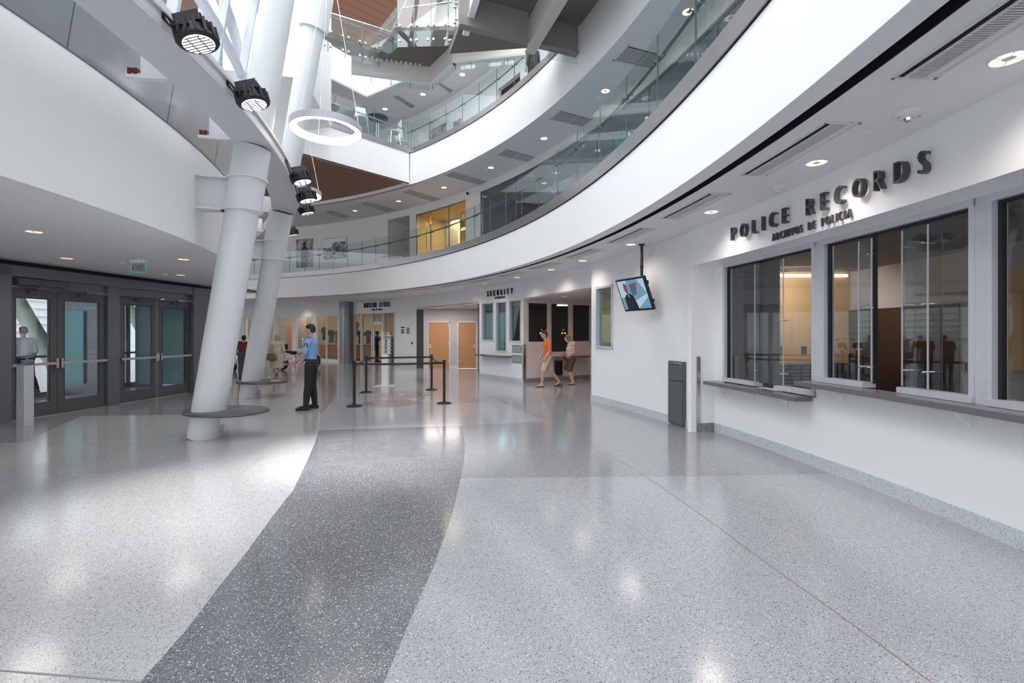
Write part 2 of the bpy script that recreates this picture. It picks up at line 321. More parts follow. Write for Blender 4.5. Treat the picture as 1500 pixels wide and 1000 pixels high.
# ------------------------------------------------------------------ plan data
ZC, ZT, ZG = 3.32, 4.24, 5.48           # ground soffit, balcony white top, glass top
RF = 20.65; RS = 22.03; RL = 22.42      # balcony face, sign wall, lower police wall
A = (1.98, 11.58); S1 = (.367, 15.35); S2 = (-1.22, 17.55); D = (-4.47, 22.05); E_ = (-5.8, 23.5); G = (-8.3, 25.3); Hh = (-9.6, 26.2); I = (-14.7, 29.5); J = (-17.4, 30.5); K = (-22.5, 32.2)
TR = .207
def raypoly(t, pts):
    d = Vector((math.cos(t), math.sin(t)))
    for P, Q in zip(pts, pts[1:]):
        ex, ey = Q[0]-P[0], Q[1]-P[1]; det = d.x*ey - d.y*ex
        if abs(det) < 1e-9: continue
        px, pyy = P[0]-C1[0], P[1]-C1[1]; r = (px*ey - pyy*ex)/det; u = (px*d.y - pyy*d.x)/det
        if -1e-6 <= u <= 1+1e-6 and r > 0: return r
    return None
WP = [A, S1, S2, D, E_, G, Hh, I, J, K, (-30, 33.5)]
TA = math.atan2(A[1]-C1[1], A[0]-C1[0])
def Rw(t):
    if t < TR: return RL
    if t < TA: return 22.1
    return raypoly(t, WP) or 23

# ------------------------------------------------------------------ FLOOR
fl = MB()
fl.add([(-40, -8, 0), (14, -8, 0), (14, 45, 0), (-40, 45, 0)], [(0, 1, 2, 3)], 0)
def flpoly(px, mi, z):
    fl.add([pz(x, y, 0) + Vector((0, 0, z)) for x, y in px], [tuple(range(len(px)))], mi)
Lc = [(207, 997), (275, 920), (320, 860), (360, 810), (400, 755), (430, 717), (450, 675), (462, 647), (467, 630)]
Rc = [(676, 623), (680, 640), (681, 655), (680, 675), (677, 692), (668, 730), (660, 760), (635, 830), (600, 910), (562, 1000)]
flpoly([(-120, 1500), (-120, 1400)] and [(-900, 1500), (560, 1500)] and [(205, 1500), (-2500, 1500), (-2500, 700), (0, 649), (37, 647), (104, 616), (120, 609), (285, 607), (330, 600), (380, 580), (440, 560), (465, 545), (465, 592), (470, 607)] + [(467, 630)] + Lc[-2::-1] + [(120, 1150)], 1, .0006)
flpoly(Lc + [(676, 623)] + Rc[1:] + [(430, 1400), (-60, 1400), (120, 1120)], 2, .0012)
flpoly([(464, 543), (474, 545), (481, 548), (489, 556), (493, 565), (493, 574), (489, 583), (483, 591), (470, 607), (465, 592)], 2, .0015)
flpoly([(676, 623), (800, 617), (718, 581), (790, 577.5), (868, 574), (868, 586), (983, 620), (1021, 632), (1058, 632), (1130, 661), (1215, 694), (1000, 697), (676, 700), (680, 675), (681, 655), (680, 640)], 3, .0012)
flpoly([(-160, 660), (0, 649), (37, 647), (62, 634), (104, 616), (120, 609), (285, 607), (285, 574), (154, 594), (10, 618), (-160, 640)], 3, .0012)
flpoly([(640, 556), (700, 584), (712, 588), (664, 590), (640, 575), (600, 552)], 3, .0015)
S('floor', fl, ['terrazzo', 'terrazzo_light', 'terrazzo_dark', 'terrazzo_mid'])
jb = MB()
def strip(pts, w, z=.0022):
    P = [pz(x, y, 0) for x, y in pts]
    for a, b in zip(P, P[1:]):
        d = (b - a).normalized(); n = Vector((-d.y, d.x, 0)) * w / 2
        jb.add([a-n+Vector((0,0,z)), b-n+Vector((0,0,z)), b+n+Vector((0,0,z)), a+n+Vector((0,0,z))], [(0, 1, 2, 3)])
strip([(865, 650), (950, 700), (1040, 763), (1130, 830), (1240, 908), (1365, 1000), (1500, 1100)], .004)
S('trim_1', jb, 'brass')
jb = MB(); strip([(40, 645.5), (200, 646), (360, 640), (460, 634)], .008); strip([(0, 982), (100, 990), (205, 999)], .01); S('trim_2', jb, 'joint')
def seal(name, cx, cy, rx, ry, m, label):
    c = pz(cx, cy, 0); mb = MB(); n = 48; vs = []
    for i in range(n):
        a = 2*PI*i/n; k = 1 + (.0 if math.cos(a) < .55 else random.uniform(-.16, .05))
        vs.append(c + Vector((rx*k*math.cos(a), ry*k*math.sin(a), .003)))
    mb.add(vs, [tuple(range(n))]); return mb.build(name, m, label=label, cat='floor mosaic', origin=c)
seal('floor_mosaic', 572, 590, .74, .62, 'seal_gold', 'round gold and purple ringed floor emblem, nearer of two inside the roped square')
seal('floor_mosaic', 588, 577.5, .82, .72, 'seal_grey', 'grey floor emblem with white centre, farther of two inside the roped square')

# ------------------------------------------------------------------ GROUND LEVEL right walls
# sign wall (above the recess) and return
mb = MB(); mb.sector(RS, RL + .16, -.42, TR, 2.726, ZC + .05); mb.sector(RS, RS + .12, TR, TR + .006, 2.726, ZC)
S('wall_right', mb, 'white')
mb = MB(); tw = lambda x: ang(x, RL)
tj = dict(a=tw(1061), b=tw(1195.5), c=tw(1206), d=tw(1431), e=tw(1450), f=-.36)
T0 = TR
mb.sector(RL, RL+.14, -.42, T0, 0, .84); mb.sector(RL, RL+.14, -.42, tj['b'], .84, 1.02)
mb.sector(RL, RL+.14, tj['a'], T0, .84, 2.73); mb.sector(RL, RL+.14, -.42, tj['f'], 1.02, 2.73)
S('wall_right_lower', mb, 'white')
mb = MB()
mb.sector(22.1, 22.28, TR, ang(866.5, 22.1), 0, ZC + .05)
# keep the small window hole on the far end as a niche: replaced below by pieces
mb = MB(); ta = ang(866.5, 22.1); tb = ang(873.5, 22.1); tc_ = ang(898, 22.1)
mb.sector(22.1, 22.26, TR, tc_, 0, ZC+.05); mb.sector(22.1, 22.26, tc_, tb, 0, 1.27); mb.sector(22.1, 22.26, tc_, tb, 2.71, ZC+.05); mb.sector(22.1, 22.26, tb, ta, 0, ZC+.05)
mb.sector(22.0, RL+.14, TR-.0008, TR+.004, 0, 2.73)     # return of the recess
S('wall_right_far', mb, 'white')
# baseboards
mb = MB(); mb.sector(22.085, 22.12, TR-.001, ta+.0005, 0, .145); mb.sector(RL-.015, RL+.01, -.42, TR, 0, .145); S('baseboard_right', mb, 'base_light')
mb = MB(); mb.sector(22.09, RL, TR-.0016, TR-.0008, 0, .145); S('baseboard_recess', mb, 'base_dark')
# windows of the police records counter
def pol_window(n, t1, t0, zb, zt, divs, baffle, sill):
    w = thing('window_%d' % n, None, None, pol(RL, (t0+t1)/2) + Vector((0, 0, zb)), kind='structure')
    fr = MB(); fw = .042 / RL
    fr.sector(RL-.03, RL+.1, t0, t1, zt-.06, zt); fr.sector(RL-.03, RL+.1, t0, t0+fw, zb, zt); fr.sector(RL-.03, RL+.1, t1-fw, t1, zb, zt)
    for a, b in sill: fr.sector(RL-.05, RL+.1, a, b, zb, zb+.055)
    fr.build('window_frame', 'frame_light', w)
    dk = MB(); dk.sector(RL+.02, RL+.06, t0+fw, t1-fw, zt-.085, zt-.06)
    for d in [t1 - fw - .0012, t0 + fw] + divs: dk.sector(RL+.02, RL+.06, d, d+.0012, zb+.05, zt-.06)
    dk.build('window_gasket', 'black', w)
    gl = MB()
    for a, b in sill: gl.sector(RL+.04, RL+.052, a, b, zb+.055, zt-.06, mi=0)
    gl.build('window_pane', 'glass_window', w)
    if baffle:
        for a, b in baffle:
            bp = MB(); bp.sector(RL-.03, RL-.018, a, b, zb+.07, zt-.12)
            o = bp.build('acrylic_baffle', 'acrylic', w, label='clear acrylic speech baffle')
            ed = MB()
            for e in (a, b): ed.sector(RL-.0305, RL-.0175, e-.00016, e+.00016, zb+.07, zt-.12)
            ed.build('baffle_edge', 'frame_light', o)
            so = MB()
            for e in (a+.0012, b-.0012):
                for z in (zb+.22, (zb+zt)/2, zt-.28):
                    p = pol(RL-.05, e) + Vector((0, 0, z)); q = pol(RL+.06, e) + Vector((0, 0, z)); so.cyl(p, q, .009, n=10)
            so.build('standoff', 'chrome', o, smooth=True)
    return w
pol_window(1, tw(1061), tw(1195.5), .86, 2.726, [tw(1112)], [(tw(1150), tw(1108))], [(tw(1108), tw(1061)), (tw(1195.5), tw(1138))])
pol_window(2, tw(1206), tw(1431), 1.045, 2.726, [tw(1278)], [(tw(1280), tw(1261)), (tw(1363), tw(1325))], [(tw(1270), tw(1206)), (tw(1431), tw(1320))])
pol_window(3, tw(1450), -.36, 1.045, 2.726, [tw(1464), -.15], None, [(-.36, tw(1450))])
mb = MB(); mb.sector(RL-.012, RL+.14, tj['c'], tj['b'], 1.02, 2.726); mb.sector(RL-.012, RL+.14, tj['e'], tj['d'], 1.02, 2.726); S('trim_3', mb, 'frame_light')
# counters
def counter(t0, t1, z, label, nb):
    t = thing('service_counter', label, 'counter', pol(22.3, (t0+t1)/2) + Vector((0, 0, z-.2)))
    m1 = MB(); m1.sector(22.17, RL-.016, t0, t1, z-.055, z); m1.build('countertop', 'counter', t, bevel=.004)
    for i in range(nb):
        a = t1 - (t1-t0) * (i+.35) / nb; p = pol(22.40, a); q = pol(22.26, a); d = Vector((-math.sin(a), math.cos(a), 0)) * .012
        k = MB(); k.extr([p+Vector((0,0,z-.2))-d/2, p+Vector((0,0,z-.056))-d/2, q+Vector((0,0,z-.056))-d/2, q+Vector((0,0,z-.075))-d/2], d); k.build('bracket', 'white', t)
    return t
counter(.1135, .2035, .845, 'lower dark grey service counter at the far end under the first records window', 3)
counter(-.38, .1142, 1.042, 'long higher dark grey service counter running out of frame on the right', 8)
# records room behind glass
mb = MB()
mb.box((3.3, 9.35, 0), (5.32, 9.5, 3.05)); S('wall_records_side', mb, 'room_grey')
mb = MB(); mb.box((5.1, 11.0, 0), (8.0, 11.15, 3.05)); S('wall_records_back', mb, 'orange_wall')
mb = MB(); mb.box((7.9, 8.35, 2.15), (8.05, 11.1, 3.05)); mb.box((7.9, -6, 0), (8.05, 8.35, 3.05)); S('wall_records_right', mb, 'room_light')
mb = MB(); mb.box((7.86, 8.3, 0), (8.05, 11.0, 2.15)); S('wall_records_panel', mb, 'brown_panel')
mb = MB(); mb.box((7.80, 6.3, 1.05), (7.89, 7.72, 2.6)); S('wall_records_orange_panel', mb, 'orange_wall')
mb = MB(); mb.prism([pol(RL+.14, .22)[:2], (3.2, 11.2), (8.1, 11.2), (8.1, -6), pol(RL+.14, -.42)[:2]] + [pol(RL+.14, -.42+.64*i/12)[:2] for i in range(1, 12)], 3.05, 3.1); S('ceiling_records', mb, 'room_grey')
mb = MB(); mb.box((3.0, 9.2, 2.73), (5, 9.4, 3.05)); S('trim_4', mb, 'room_grey')
mb = MB(); mb.box((5.2, 10.93, 2.93), (7.8, 10.99, 2.99)); mb.build('ceiling_strip_light', 'strip_warm', label='long warm strip light over the orange wall in the records room', cat='lamp')
def cabinet(name, loc, w, d, h, label, rot=0, m='louver', nd=3):
    t = thing(name, label, 'cabinet', loc, rot); b = MB(); b.box((-w/2, -d/2, 0), (w/2, d/2, h)); b.build('body', m, t, local=True, bevel=.005)
    for i in range(nd):
        f = MB(); x0 = -w/2 + w*i/nd
        f.box((x0+.02, -d/2-.02, .06), (x0+w/nd-.02, -d/2-.001, h-.05)); fo = f.build('door', m, t, local=True)
        g = MB(); k = int(h/.08)
        for j in range(k): g.box((x0+.04, -d/2-.03, .1+j*.075), (x0+w/nd-.04, -d/2-.019, .13+j*.075))
        g.build('louvre', 'slat', fo, local=True)
    return t
cabinet('louvred_cabinet', (6.0, 10.55, 0), 1.9, .5, .93, 'dark louvred cabinet standing under the orange wall behind the first records window')
cabinet('louvred_cabinet', (6.7, 3.0, 0), 1.8, .6, 1.15, 'dark louvred cabinet behind the rightmost records window', rot=PI/2)
def chair(loc, rot, label):
    t = thing('office_chair', label, 'chair', loc, rot)
    b = MB()
    for i in range(7):
        for j in range(5): pass
    b.lathe((0, 0, 0), [(.01, .62), (.2, .63), (.25, .68), (.24, .72), (.01, .73)], 20); b.build('seat', 'black', t, local=True, smooth=True)
    k = MB(); n = 12; vs = []
    for zz, w in ((.72, .17), (.8, .24), (.95, .27), (1.08, .25), (1.16, .18), (1.19, .08)):
        for u in range(n+1): vs.append((w*math.sin((u/n-.5)*PI*.9), .25-.07*math.cos((u/n-.5)*PI*.9)*-1, zz))
    o = len(vs); vs += [(x*.96, y-.05, z) for x, y, z in vs]; fs = []
    for j in range(5):
        for u in range(n): a = j*(n+1)+u; fs += [(a, a+1, a+n+2, a+n+1), (o+a, o+a+n+1, o+a+n+2, o+a+1)]
    k.add(vs, fs); k.build('backrest', 'black', t, local=True, smooth=True)
    p = MB(); p.cyl((0, 0, .08), (0, 0, .64), .03)
    p.build('post', 'plastic_dark', t, local=True)
    q = MB()
    for i in range(5):
        a = 2*PI*i/5; q.cyl((0, 0, .1), (.3*math.cos(a), .3*math.sin(a), .06), .02, .015, 8); q.ell((.3*math.cos(a), .3*math.sin(a), .035), (.035, .035, .035), 8)
    q.build('base', 'plastic_dark', t, local=True)
    return t
chair((4.95, 7.1, 0), 2.6, 'black office chair whose rounded back shows through the left of the big records window')
chair((3.9+.6, 2.6+.7, 0), 1.2, 'black office chair behind the rightmost records window')
# door plate and outlet on the light column inside
mb = MB(); mb.box((7.88, 8.12, 1.44), (7.899, 8.27, 1.54)); mb.build('room_plate', 'tan_wall', label='small brown room plate on the pale wall inside the records room', cat='sign')
mb = MB(); mb.box((7.88, 8.19, .95), (7.899, 8.25, 1.10)); mb.build('wall_outlet', 'store_wood', label='small wooden coloured outlet plate low on the pale wall inside the records room', cat='outlet')
for i, (x, y) in enumerate(((6.2, 1.2), (6.75, 1.2))):
    mb = MB(); mb.box((x, 10.985, 1.15), (x+.12, 11.0, 1.32)); mb.build('wall_outlet', 'plastic_dark', label='dark outlet plate on the orange wall, %s of two' % ('left' if i == 0 else 'right'), cat='outlet', group='outlets on the orange wall')
# sign letters
def place_arc(R, t0, z, out=.0):
    def f(u):
        t = t0 - u / R; n = Vector((-math.cos(t), -math.sin(t), 0)); r = Vector((math.sin(t), -math.cos(t), 0))
        p = pol(R, t) + n * out; return Vector((p.x, p.y, z)), r, Vector((0, 0, 1)), n
    return f
ts0 = ang(1077, RS); ts1 = ang(1367, RS)
sg = thing('wall_sign', 'large grey raised letters reading POLICE RECORDS with a smaller Spanish line', 'sign', pol(RS, (ts0+ts1)/2) + Vector((0, 0, 2.75)))
lettering(sg, 'POLICE RECORDS', place_arc(RS, ts0, 2.925, .045), (ts0-ts1)*RS, .275, .06, 'letter', .66, -.0035)
tq0 = ang(1134.5, RS); tq1 = ang(1251, RS)
lettering(sg, 'ARCHIVOS DE POLICIA', place_arc(RS, tq0, 2.765, .025), (tq0-tq1)*RS, .135, .03, 'letter', .56, -.0015, 'small_letter')
# waste chute panel in wall A
t0 = ang(1005.5, 22.1); t1 = ang(982.5, 22.1)
w = thing('waste_receptacle', 'dark grey narrow recessed waste bin panel in the white wall under the screen', 'bin', pol(22.06, (t0+t1)/2))
mb = MB(); mb.sector(22.05, 22.095, t0, t1, .02, 1.13); mb.build('body', 'grey_paint', w, bevel=.003)
mb = MB(); mb.sector(22.035, 22.05, t0+.0008, t1-.0008, .80, 1.07); mb.build('flap', 'grey_paint', w)
mb = MB(); mb.sector(22.035, 22.05, t0+.0008, t1-.0008, .05, .78); mb.build('door', 'grey_paint', w)
mb = MB(); mb.sector(22.03, 22.05, t0+.002, t1-.004, 1.085, 1.115); mb.build('handle', 'chrome', w)
def guard(px0, px1, z0, z1, P, label):
    p = P; mb = MB(); mb.box((p[0]-.035, p[1]-.035, z0), (p[0]+.035, p[1]+.035, z1)); mb.build('corner_guard', 'stainless', label=label, cat='corner guard')
mb = MB(); g0 = pol(22.085, TR-.0018); mb.sector(22.085, 22.10, TR-.0018, TR+.0022, .146, 1.24); mb.sector(22.085, 22.15, TR-.0020, TR-.0013, .146, 1.24)
mb.build('corner_guard', 'stainless', label='brushed steel corner guard beside the waste bin at the start of the records recess', cat='corner guard')
mb = MB(); mb.sector(22.085, 22.27, ta+.0003, ta+.0012, .146, 1.25); mb.build('corner_guard', 'stainless', label='thin steel corner guard at the end of the white wall by the corridor', cat='corner guard')
# window in wall A far end
w = thing('window_4', None, None, pol(22.1, (tb+tc_)/2) + Vector((0, 0, 1.27)), kind='structure')
mb = MB(); mb.sector(22.07, 22.2, tc_, tb, 1.27, 1.32); mb.sector(22.07, 22.2, tc_, tb, 2.66, 2.71); mb.sector(22.07, 22.2, tc_, tc_+.0018, 1.27, 2.71); mb.sector(22.07, 22.2, tb-.0025, tb, 1.27, 2.71); mb.build('window_frame', 'frame_light', w)
mb = MB(); mb.sector(22.15, 22.16, tc_, tb, 1.32, 2.66); mb.build('window_pane', 'glass_teal', w)
mb = MB(); mb.box((2.2, 13.0, 0), (5.0, 13.1, 2.73)); S('wall_office_back', mb, 'yellow_wall')
mb = MB(); mb.box((1.95, 13.1, 2.77), (5.0, 17.6, 2.8)); S('ceiling_corridor', mb, 'pink_lit_wall')
mb = MB(); mb.slab(A, (2.25, 13.0), 0, 1, 0, 2.73, -.12, 0); S('wall_corridor_right', mb, 'pink_lit_wall')

# ------------------------------------------------------------------ TV
tl = Vector((2.035, 9.3, 2.658)); tr_ = Vector((2.38, 8.55, 2.658)); bl = Vector((2.26, 9.40, 2.05)); br = Vector((2.605, 8.65, 2.05))
uu = (tr_-tl); vv = (bl-tl); nn = uu.cross(vv).normalized()
if nn.x > 0: nn = -nn
ct = (tl+br)/2
t = thing('ceiling_screen', 'tilted flat screen hanging from a black ceiling pole showing a man in a dark jacket', 'screen', ct)
mb = MB(); mb.obox(ct - nn*.03, uu/2, vv/2, nn*.03); mb.build('casing', 'black_gloss', t, bevel=.006)
def scr(pts, m, k=.004, name='picture'):
    mb = MB(); mb.extr([tl + uu*(.04+.92*a) + vv*(.05+.88*b) + nn*k for a, b in pts], nn*-.002); return mb.build(name, m, t)
scr([(0, 0), (1, 0), (1, 1), (0, 1)], 'screen_blue', .003, 'display')
scr([(0, 0), (.35, 0), (.3, .5), (0, .6)], 'screen_pale', .0035); scr([(.75, 0), (1, 0), (1, .5), (.85, .2)], 'screen_pale', .0035); scr([(.45, .75), (1, .5), (1, .62), (.55, 1), (.45, 1)], 'screen_pale', .0035)
scr([(.42, .15), (.72, .1), (.62, .5), (.45, .55)], 'room_grey', .0038)
scr([(.12, 1), (.13, .6), (.22, .48), (.36, .45), (.48, .55), (.53, .8), (.56, 1)], 'screen_dark', .005)
scr([(.2, .12), (.27, .08), (.33, .15), (.34, .3), (.31, .42), (.33, .48), (.28, .5), (.25, .42), (.21, .35)], 'screen_skin', .0052); scr([(.29, .5), (.31, .48), (.33, .62)], 'screen_pale', .0054)
mb = MB(); pt = pz(940, 357.5, ZC); top = Vector((pt.x, pt.y, ZC)); low = Vector((2.33, 8.98, 2.60)); mb.cyl(top, (top.x, top.y, 2.62), .028); mb.cyl(top+Vector((0, 0, -.02)), top, .06); mb.cyl((top.x, top.y, 2.9), (top.x, top.y, 2.86), .036); mb.obox((top.x-.02, top.y-.05, 2.5), (.03, .02, 0), (-.05, .1, 0), (0, 0, .12)); mb.build('ceiling_pole', 'black', t)
mb = MB(); mb.tube([top + Vector((.05, 0, -.25)), top+Vector((.12, .0, -.22)), top+Vector((.18, .0, -.06)), top+Vector((.32, .02, -.02))], .009); mb.build('cable', 'plastic_white', t, smooth=True)
mb = MB()
for v in (.2, .75): mb.obox(tr_+vv*v-nn*.05, (.02, 0, 0), (0, .02, 0), (0, 0, .03))
mb.build('speaker_knob', 'black', t)

# ------------------------------------------------------------------ security booth, corridor, alcove, store
def wall_piece(name, P, Q, pieces, m, t=.16):
    mb = MB()
    for ua, ub, z0, z1 in pieces: mb.slab(P, Q, ua, ub, z0, z1, -t, 0)
    return S(name, mb, m)
ux = lambda x: useg(x, S1, S2)
# P->Q goes S1->S2 (leftwards); outward (away from camera) is to the right -> negative t
d1 = [(701.5, 706), (723.5, 726.5), (742.3, 746), (763.5, 767)]
wins = [(706, 723.5, 1.35), (726.5, 742.3, .98), (746, 763.5, 1.33)]
pcs = [(0, 1, 2.73, ZC+.05), (0, 1, 0, .98)]
for a, b in d1: pcs.append((max(0, ux(b)), min(1, ux(a)), .98, 2.73))
for a, b, zb in wins: pcs.append((ux(b), ux(a), .98, zb))
wall_piece('wall_security', S1, S2, pcs, 'white', .14)
wall_piece('wall_header_corridor', A, S1, [(0, 1, 2.73, ZC+.05)], 'white', .14)
wall_piece('wall_header_alcove', S2, D, [(0, 1, 2.73, ZC+.05)], 'white', .14)
mb = MB(); mb.slab(S1, S2, 0, 1, 0, .14, 0, .015); S('baseboard_security', mb, 'base_light')
def flat_window(n, P, Q, xa, xb, zb, zt, gm, fm='frame_light', fw=.04, t=-.07, mull=()):
    u0, u1 = sorted((useg(xa, P, Q), useg(xb, P, Q))); Pv = Vector((*P, 0)); Qv = Vector((*Q, 0)); L = (Qv-Pv).length; k = fw/L
    w = thing('window_%d' % n, None, None, Pv.lerp(Qv, (u0+u1)/2)+Vector((0, 0, zb)), kind='structure')
    mb = MB(); mb.slab(P, Q, u0, u1, zb, zb+fw, t-.02, .02); mb.slab(P, Q, u0, u1, zt-fw, zt, t-.02, .02); mb.slab(P, Q, u0, u0+k, zb, zt, t-.02, .02); mb.slab(P, Q, u1-k, u1, zb, zt, t-.02, .02)
    for x in mull: u = useg(x, P, Q); mb.slab(P, Q, u-k*.6, u+k*.6, zb, zt, t-.02, .02)
    mb.build('window_frame', fm, w); mb = MB(); mb.slab(P, Q, u0+k, u1-k, zb+fw, zt-fw, t-.008, t); mb.build('window_pane', gm, w); return w
for i, (a, b, zb) in enumerate(wins): flat_window(5+i, S1, S2, a, b, zb, 2.73, 'glass_teal')
B2 = (2.85, 16.94); B3 = (3.6, 17.42)
ub = lambda x: useg(x, S1, B2)
bw = [(773.5, 804, 1.30), (807, 835, .95), (838.5, 866, 1.30)]
pcs = [(0, 1.25, 2.66, 2.8), (0, 1.25, 0, .95)]
for a, b in [(767, 773.5), (804, 807), (835, 838.5), (866, 872)]: pcs.append((ub(a), ub(b), .95, 2.66))
for a, b, zb in bw: pcs.append((ub(a), ub(b), .95, zb))
mb = MB()
for ua, ubb, z0, z1 in pcs: mb.slab(S1, B2, ua, ubb, z0, z1, 0, .12)
S('wall_booth_side', mb, 'pink_lit_wall')
for i, (a, b, zb) in enumerate(bw): flat_window(8+i, S1, B2, a, b, zb, 2.66, 'glass_teal', 'pink_lit_wall', t=.06)
mb = MB(); mb.slab(S1, B2, 0, 1.25, 0, .14, -.015, 0); S('baseboard_booth', mb, 'base_dark')
mb = MB(); mb.prism([S1, (.1, 16), (3.2, 18.2), (5, 17.8), (5, 11.0), (2.2, 10.9), A], 2.731, 2.76); S('ceiling_corridor_front', mb, 'pink_lit_wall')
mb = MB(); mb.box((4.9, 11.6, 0), (5.0, 17.6, 2.73)); S('wall_corridor_end', mb, 'pink_lit_wall')
# booth interior
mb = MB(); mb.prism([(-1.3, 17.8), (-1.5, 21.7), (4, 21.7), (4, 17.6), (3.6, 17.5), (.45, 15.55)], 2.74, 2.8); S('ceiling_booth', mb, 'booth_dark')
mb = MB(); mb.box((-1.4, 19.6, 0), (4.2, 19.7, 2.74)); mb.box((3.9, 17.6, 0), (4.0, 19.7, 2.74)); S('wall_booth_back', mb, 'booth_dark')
mb = MB(); mb.box((-1.1, 19.45, 0), (-.3, 19.59, 2.5)); mb.build('lit_doorway', 'teal_frost', label='pale teal lit door seen through the left security window', cat='door')
for i, (x, z, m) in enumerate(((.9, 1.62, 'led_amber'), (1.2, 1.62, 'led_amber'), (1.0, 1.72, 'led_red'), (1.9, 1.6, 'led_red'))):
    pass
for i, x in enumerate((.05, 1.05, 1.95)):
    t = thing('control_panel', 'black wall panel of small coloured lights inside the security booth, %s from the left' % ORD[i], 'control panel', (x+.25, 19.55, 1.25), group='alarm panels in the security booth')
    mb = MB(); mb.box((x, 19.5, 1.25), (x+.55, 19.59, 1.95)); mb.build('casing', 'black', t)
    if i:
        mb = MB()
        for a, b in ((.1, .35), (.22, .35), (.38, .35)): mb.box((x+a, 19.48, 1.25+b), (x+a+.06, 19.5, 1.25+b+.05))
        mb.build('amber_light', 'led_amber', t)
        mb = MB(); mb.box((x+.15, 19.48, 1.75), (x+.2, 19.5, 1.79)); mb.box((x+.35, 19.48, 1.75), (x+.4, 19.5, 1.79)); mb.build('red_light', 'led_red', t)
mb = MB(); mb.box((1.78, 17.9, 2.70), (2.2, 18.7, 2.739)); mb.build('ceiling_panel_light', 'strip_warm', label='warm rectangular ceiling light inside the security booth', cat='lamp')
def seg_counter(P, Q, xa, xb, z, depth, side, label):
    u0, u1 = sorted((useg(xa, P, Q), useg(xb, P, Q))); mb = MB()
    a, b = (0.005, depth) if side > 0 else (-depth, -.005)
    mb.slab(P, Q, u0, u1, z-.055, z, a, b); return mb.build('counter_shelf', 'counter', label=label, cat='shelf', bevel=.004)
seg_counter(S1, S2, 706, 750, .86, .3, 1, 'dark grey shelf under the middle window of the white security wall')
seg_counter(S1, B2, 806, 858, .84, .3, -1, 'dark grey shelf on the pink-lit side wall of the booth behind the walking pair')
u0 = useg(750.5, S1, S2); u1 = useg(764.3, S1, S2)
for i, (z0, z1) in enumerate(((.98, 1.23), (.64, .90))):
    t = thing('wall_grille', '%s grey slotted air grille low on the right end of the security wall' % ('upper' if i == 0 else 'lower'), 'grille', Vector((*S1, z0)), group='grilles on the security wall')
    mb = MB(); mb.slab(S1, S2, u1, u0, z0, z1, .003, .02); mb.build('frame', 'slat', t)
    mb = MB()
    for k in range(7): mb.slab(S1, S2, u1+.006, u0-.006, z0+.03+k*.028, z0+.043+k*.028, .02, .03)
    mb.build('slat', 'frame_light', t)
mb = MB(); mb.slab(S1, S2, -.007, -.0005, .146, 1.26, -.1, .012); mb.slab(S1, S2, -.0005, .016, .146, 1.26, .001, .012); mb.build('corner_guard', 'stainless', label='brownish steel corner guard on the near corner of the security wall', cat='corner guard')
# bin under booth shelf
u0, u1 = ub(811.5), ub(823.5)
t = thing('waste_receptacle', 'dark grey recessed waste bin panel in the pink-lit booth wall behind the striped top woman', 'bin', Vector((*S1, 0)).lerp(Vector((*B2, 0)), (u0+u1)/2))
mb = MB(); mb.slab(S1, B2, u0, u1, .16, .70, -.03, -.003); mb.build('body', 'grey_paint', t); mb = MB(); mb.slab(S1, B2, u0+.008, u1-.008, .2, .66, -.04, -.03); mb.build('door', 'black', t)
# SECURITY sign
def place_seg(P, Q, x0, z, out):
    Pv = Vector((*P, 0)); Qv = Vector((*Q, 0)); r = (Qv-Pv).normalized(); n = Vector((r.y, -r.x, 0))
    a = Pv.lerp(Qv, useg(x0, P, Q))
    def f(u): p = a + r*u + n*out; return Vector((p.x, p.y, z)), r, Vector((0, 0, 1)), n
    return f
def segdist(P, Q, xa, xb): return abs(useg(xa, P, Q)-useg(xb, P, Q)) * math.hypot(Q[0]-P[0], Q[1]-P[1])
sg = thing('wall_sign', 'raised dark letters reading SECURITY over the booth windows', 'sign', Vector(((S1[0]+S2[0])/2, (S1[1]+S2[1])/2, 2.85)))
lettering(sg, 'SECURITY', place_seg(S2, S1, 715, 2.95, .03), segdist(S1, S2, 715, 752), .27, .04, 'letter_black', .58, .004)
lettering(sg, 'SEGURIDAD', place_seg(S2, S1, 726, 2.83, .02), segdist(S1, S2, 726, 740), .11, .02, 'letter_black', .5, .003, 'small_letter')
# alcove
BY = 21.75
mb = MB()
def bx(x0, x1): return ((x0-750)*BY/F, (x1-750)*BY/F)
xs = [(620.5, 627.5), (658.5, 671), (698, 701.5)]
for a, b in xs: X0, X1 = bx(a, b); mb.box((X0, BY, 0), (X1, BY+.12, 2.75))
for a, b in ((627.5, 658.5), (671, 698)): X0, X1 = bx(a, b); mb.box((X0, BY, 2.16), (X1, BY+.12, 2.75))
S('wall_alcove', mb, 'room_light')
mb = MB(); mb.hexa([(D[0], D[1], 0), (bx(620.5, 0)[0], BY, 0), (bx(620.5, 0)[0], BY+.1, 0), (D[0], D[1]+.1, 0), (D[0], D[1], 2.75), (bx(620.5, 0)[0], BY, 2.75), (bx(620.5, 0)[0], BY+.1, 2.75), (D[0], D[1]+.1, 2.75)]); S('wall_alcove_left', mb, 'dark_panel')
mb = MB(); mb.hexa([(S2[0]+.02, S2[1], 0), (S2[0]+.14, S2[1], 0), (-1.40, BY, 0), (-1.54, BY, 0), (S2[0]+.02, S2[1], 2.75), (S2[0]+.14, S2[1], 2.75), (-1.40, BY, 2.75), (-1.54, BY, 2.75)]); S('wall_alcove_right', mb, 'room_light')
mb = MB(); mb.prism([S2, (-1.2, BY+.1), (-4.6, BY+.4), D], 2.75, 2.8); S('ceiling_alcove', mb, 'pink_lit_wall')
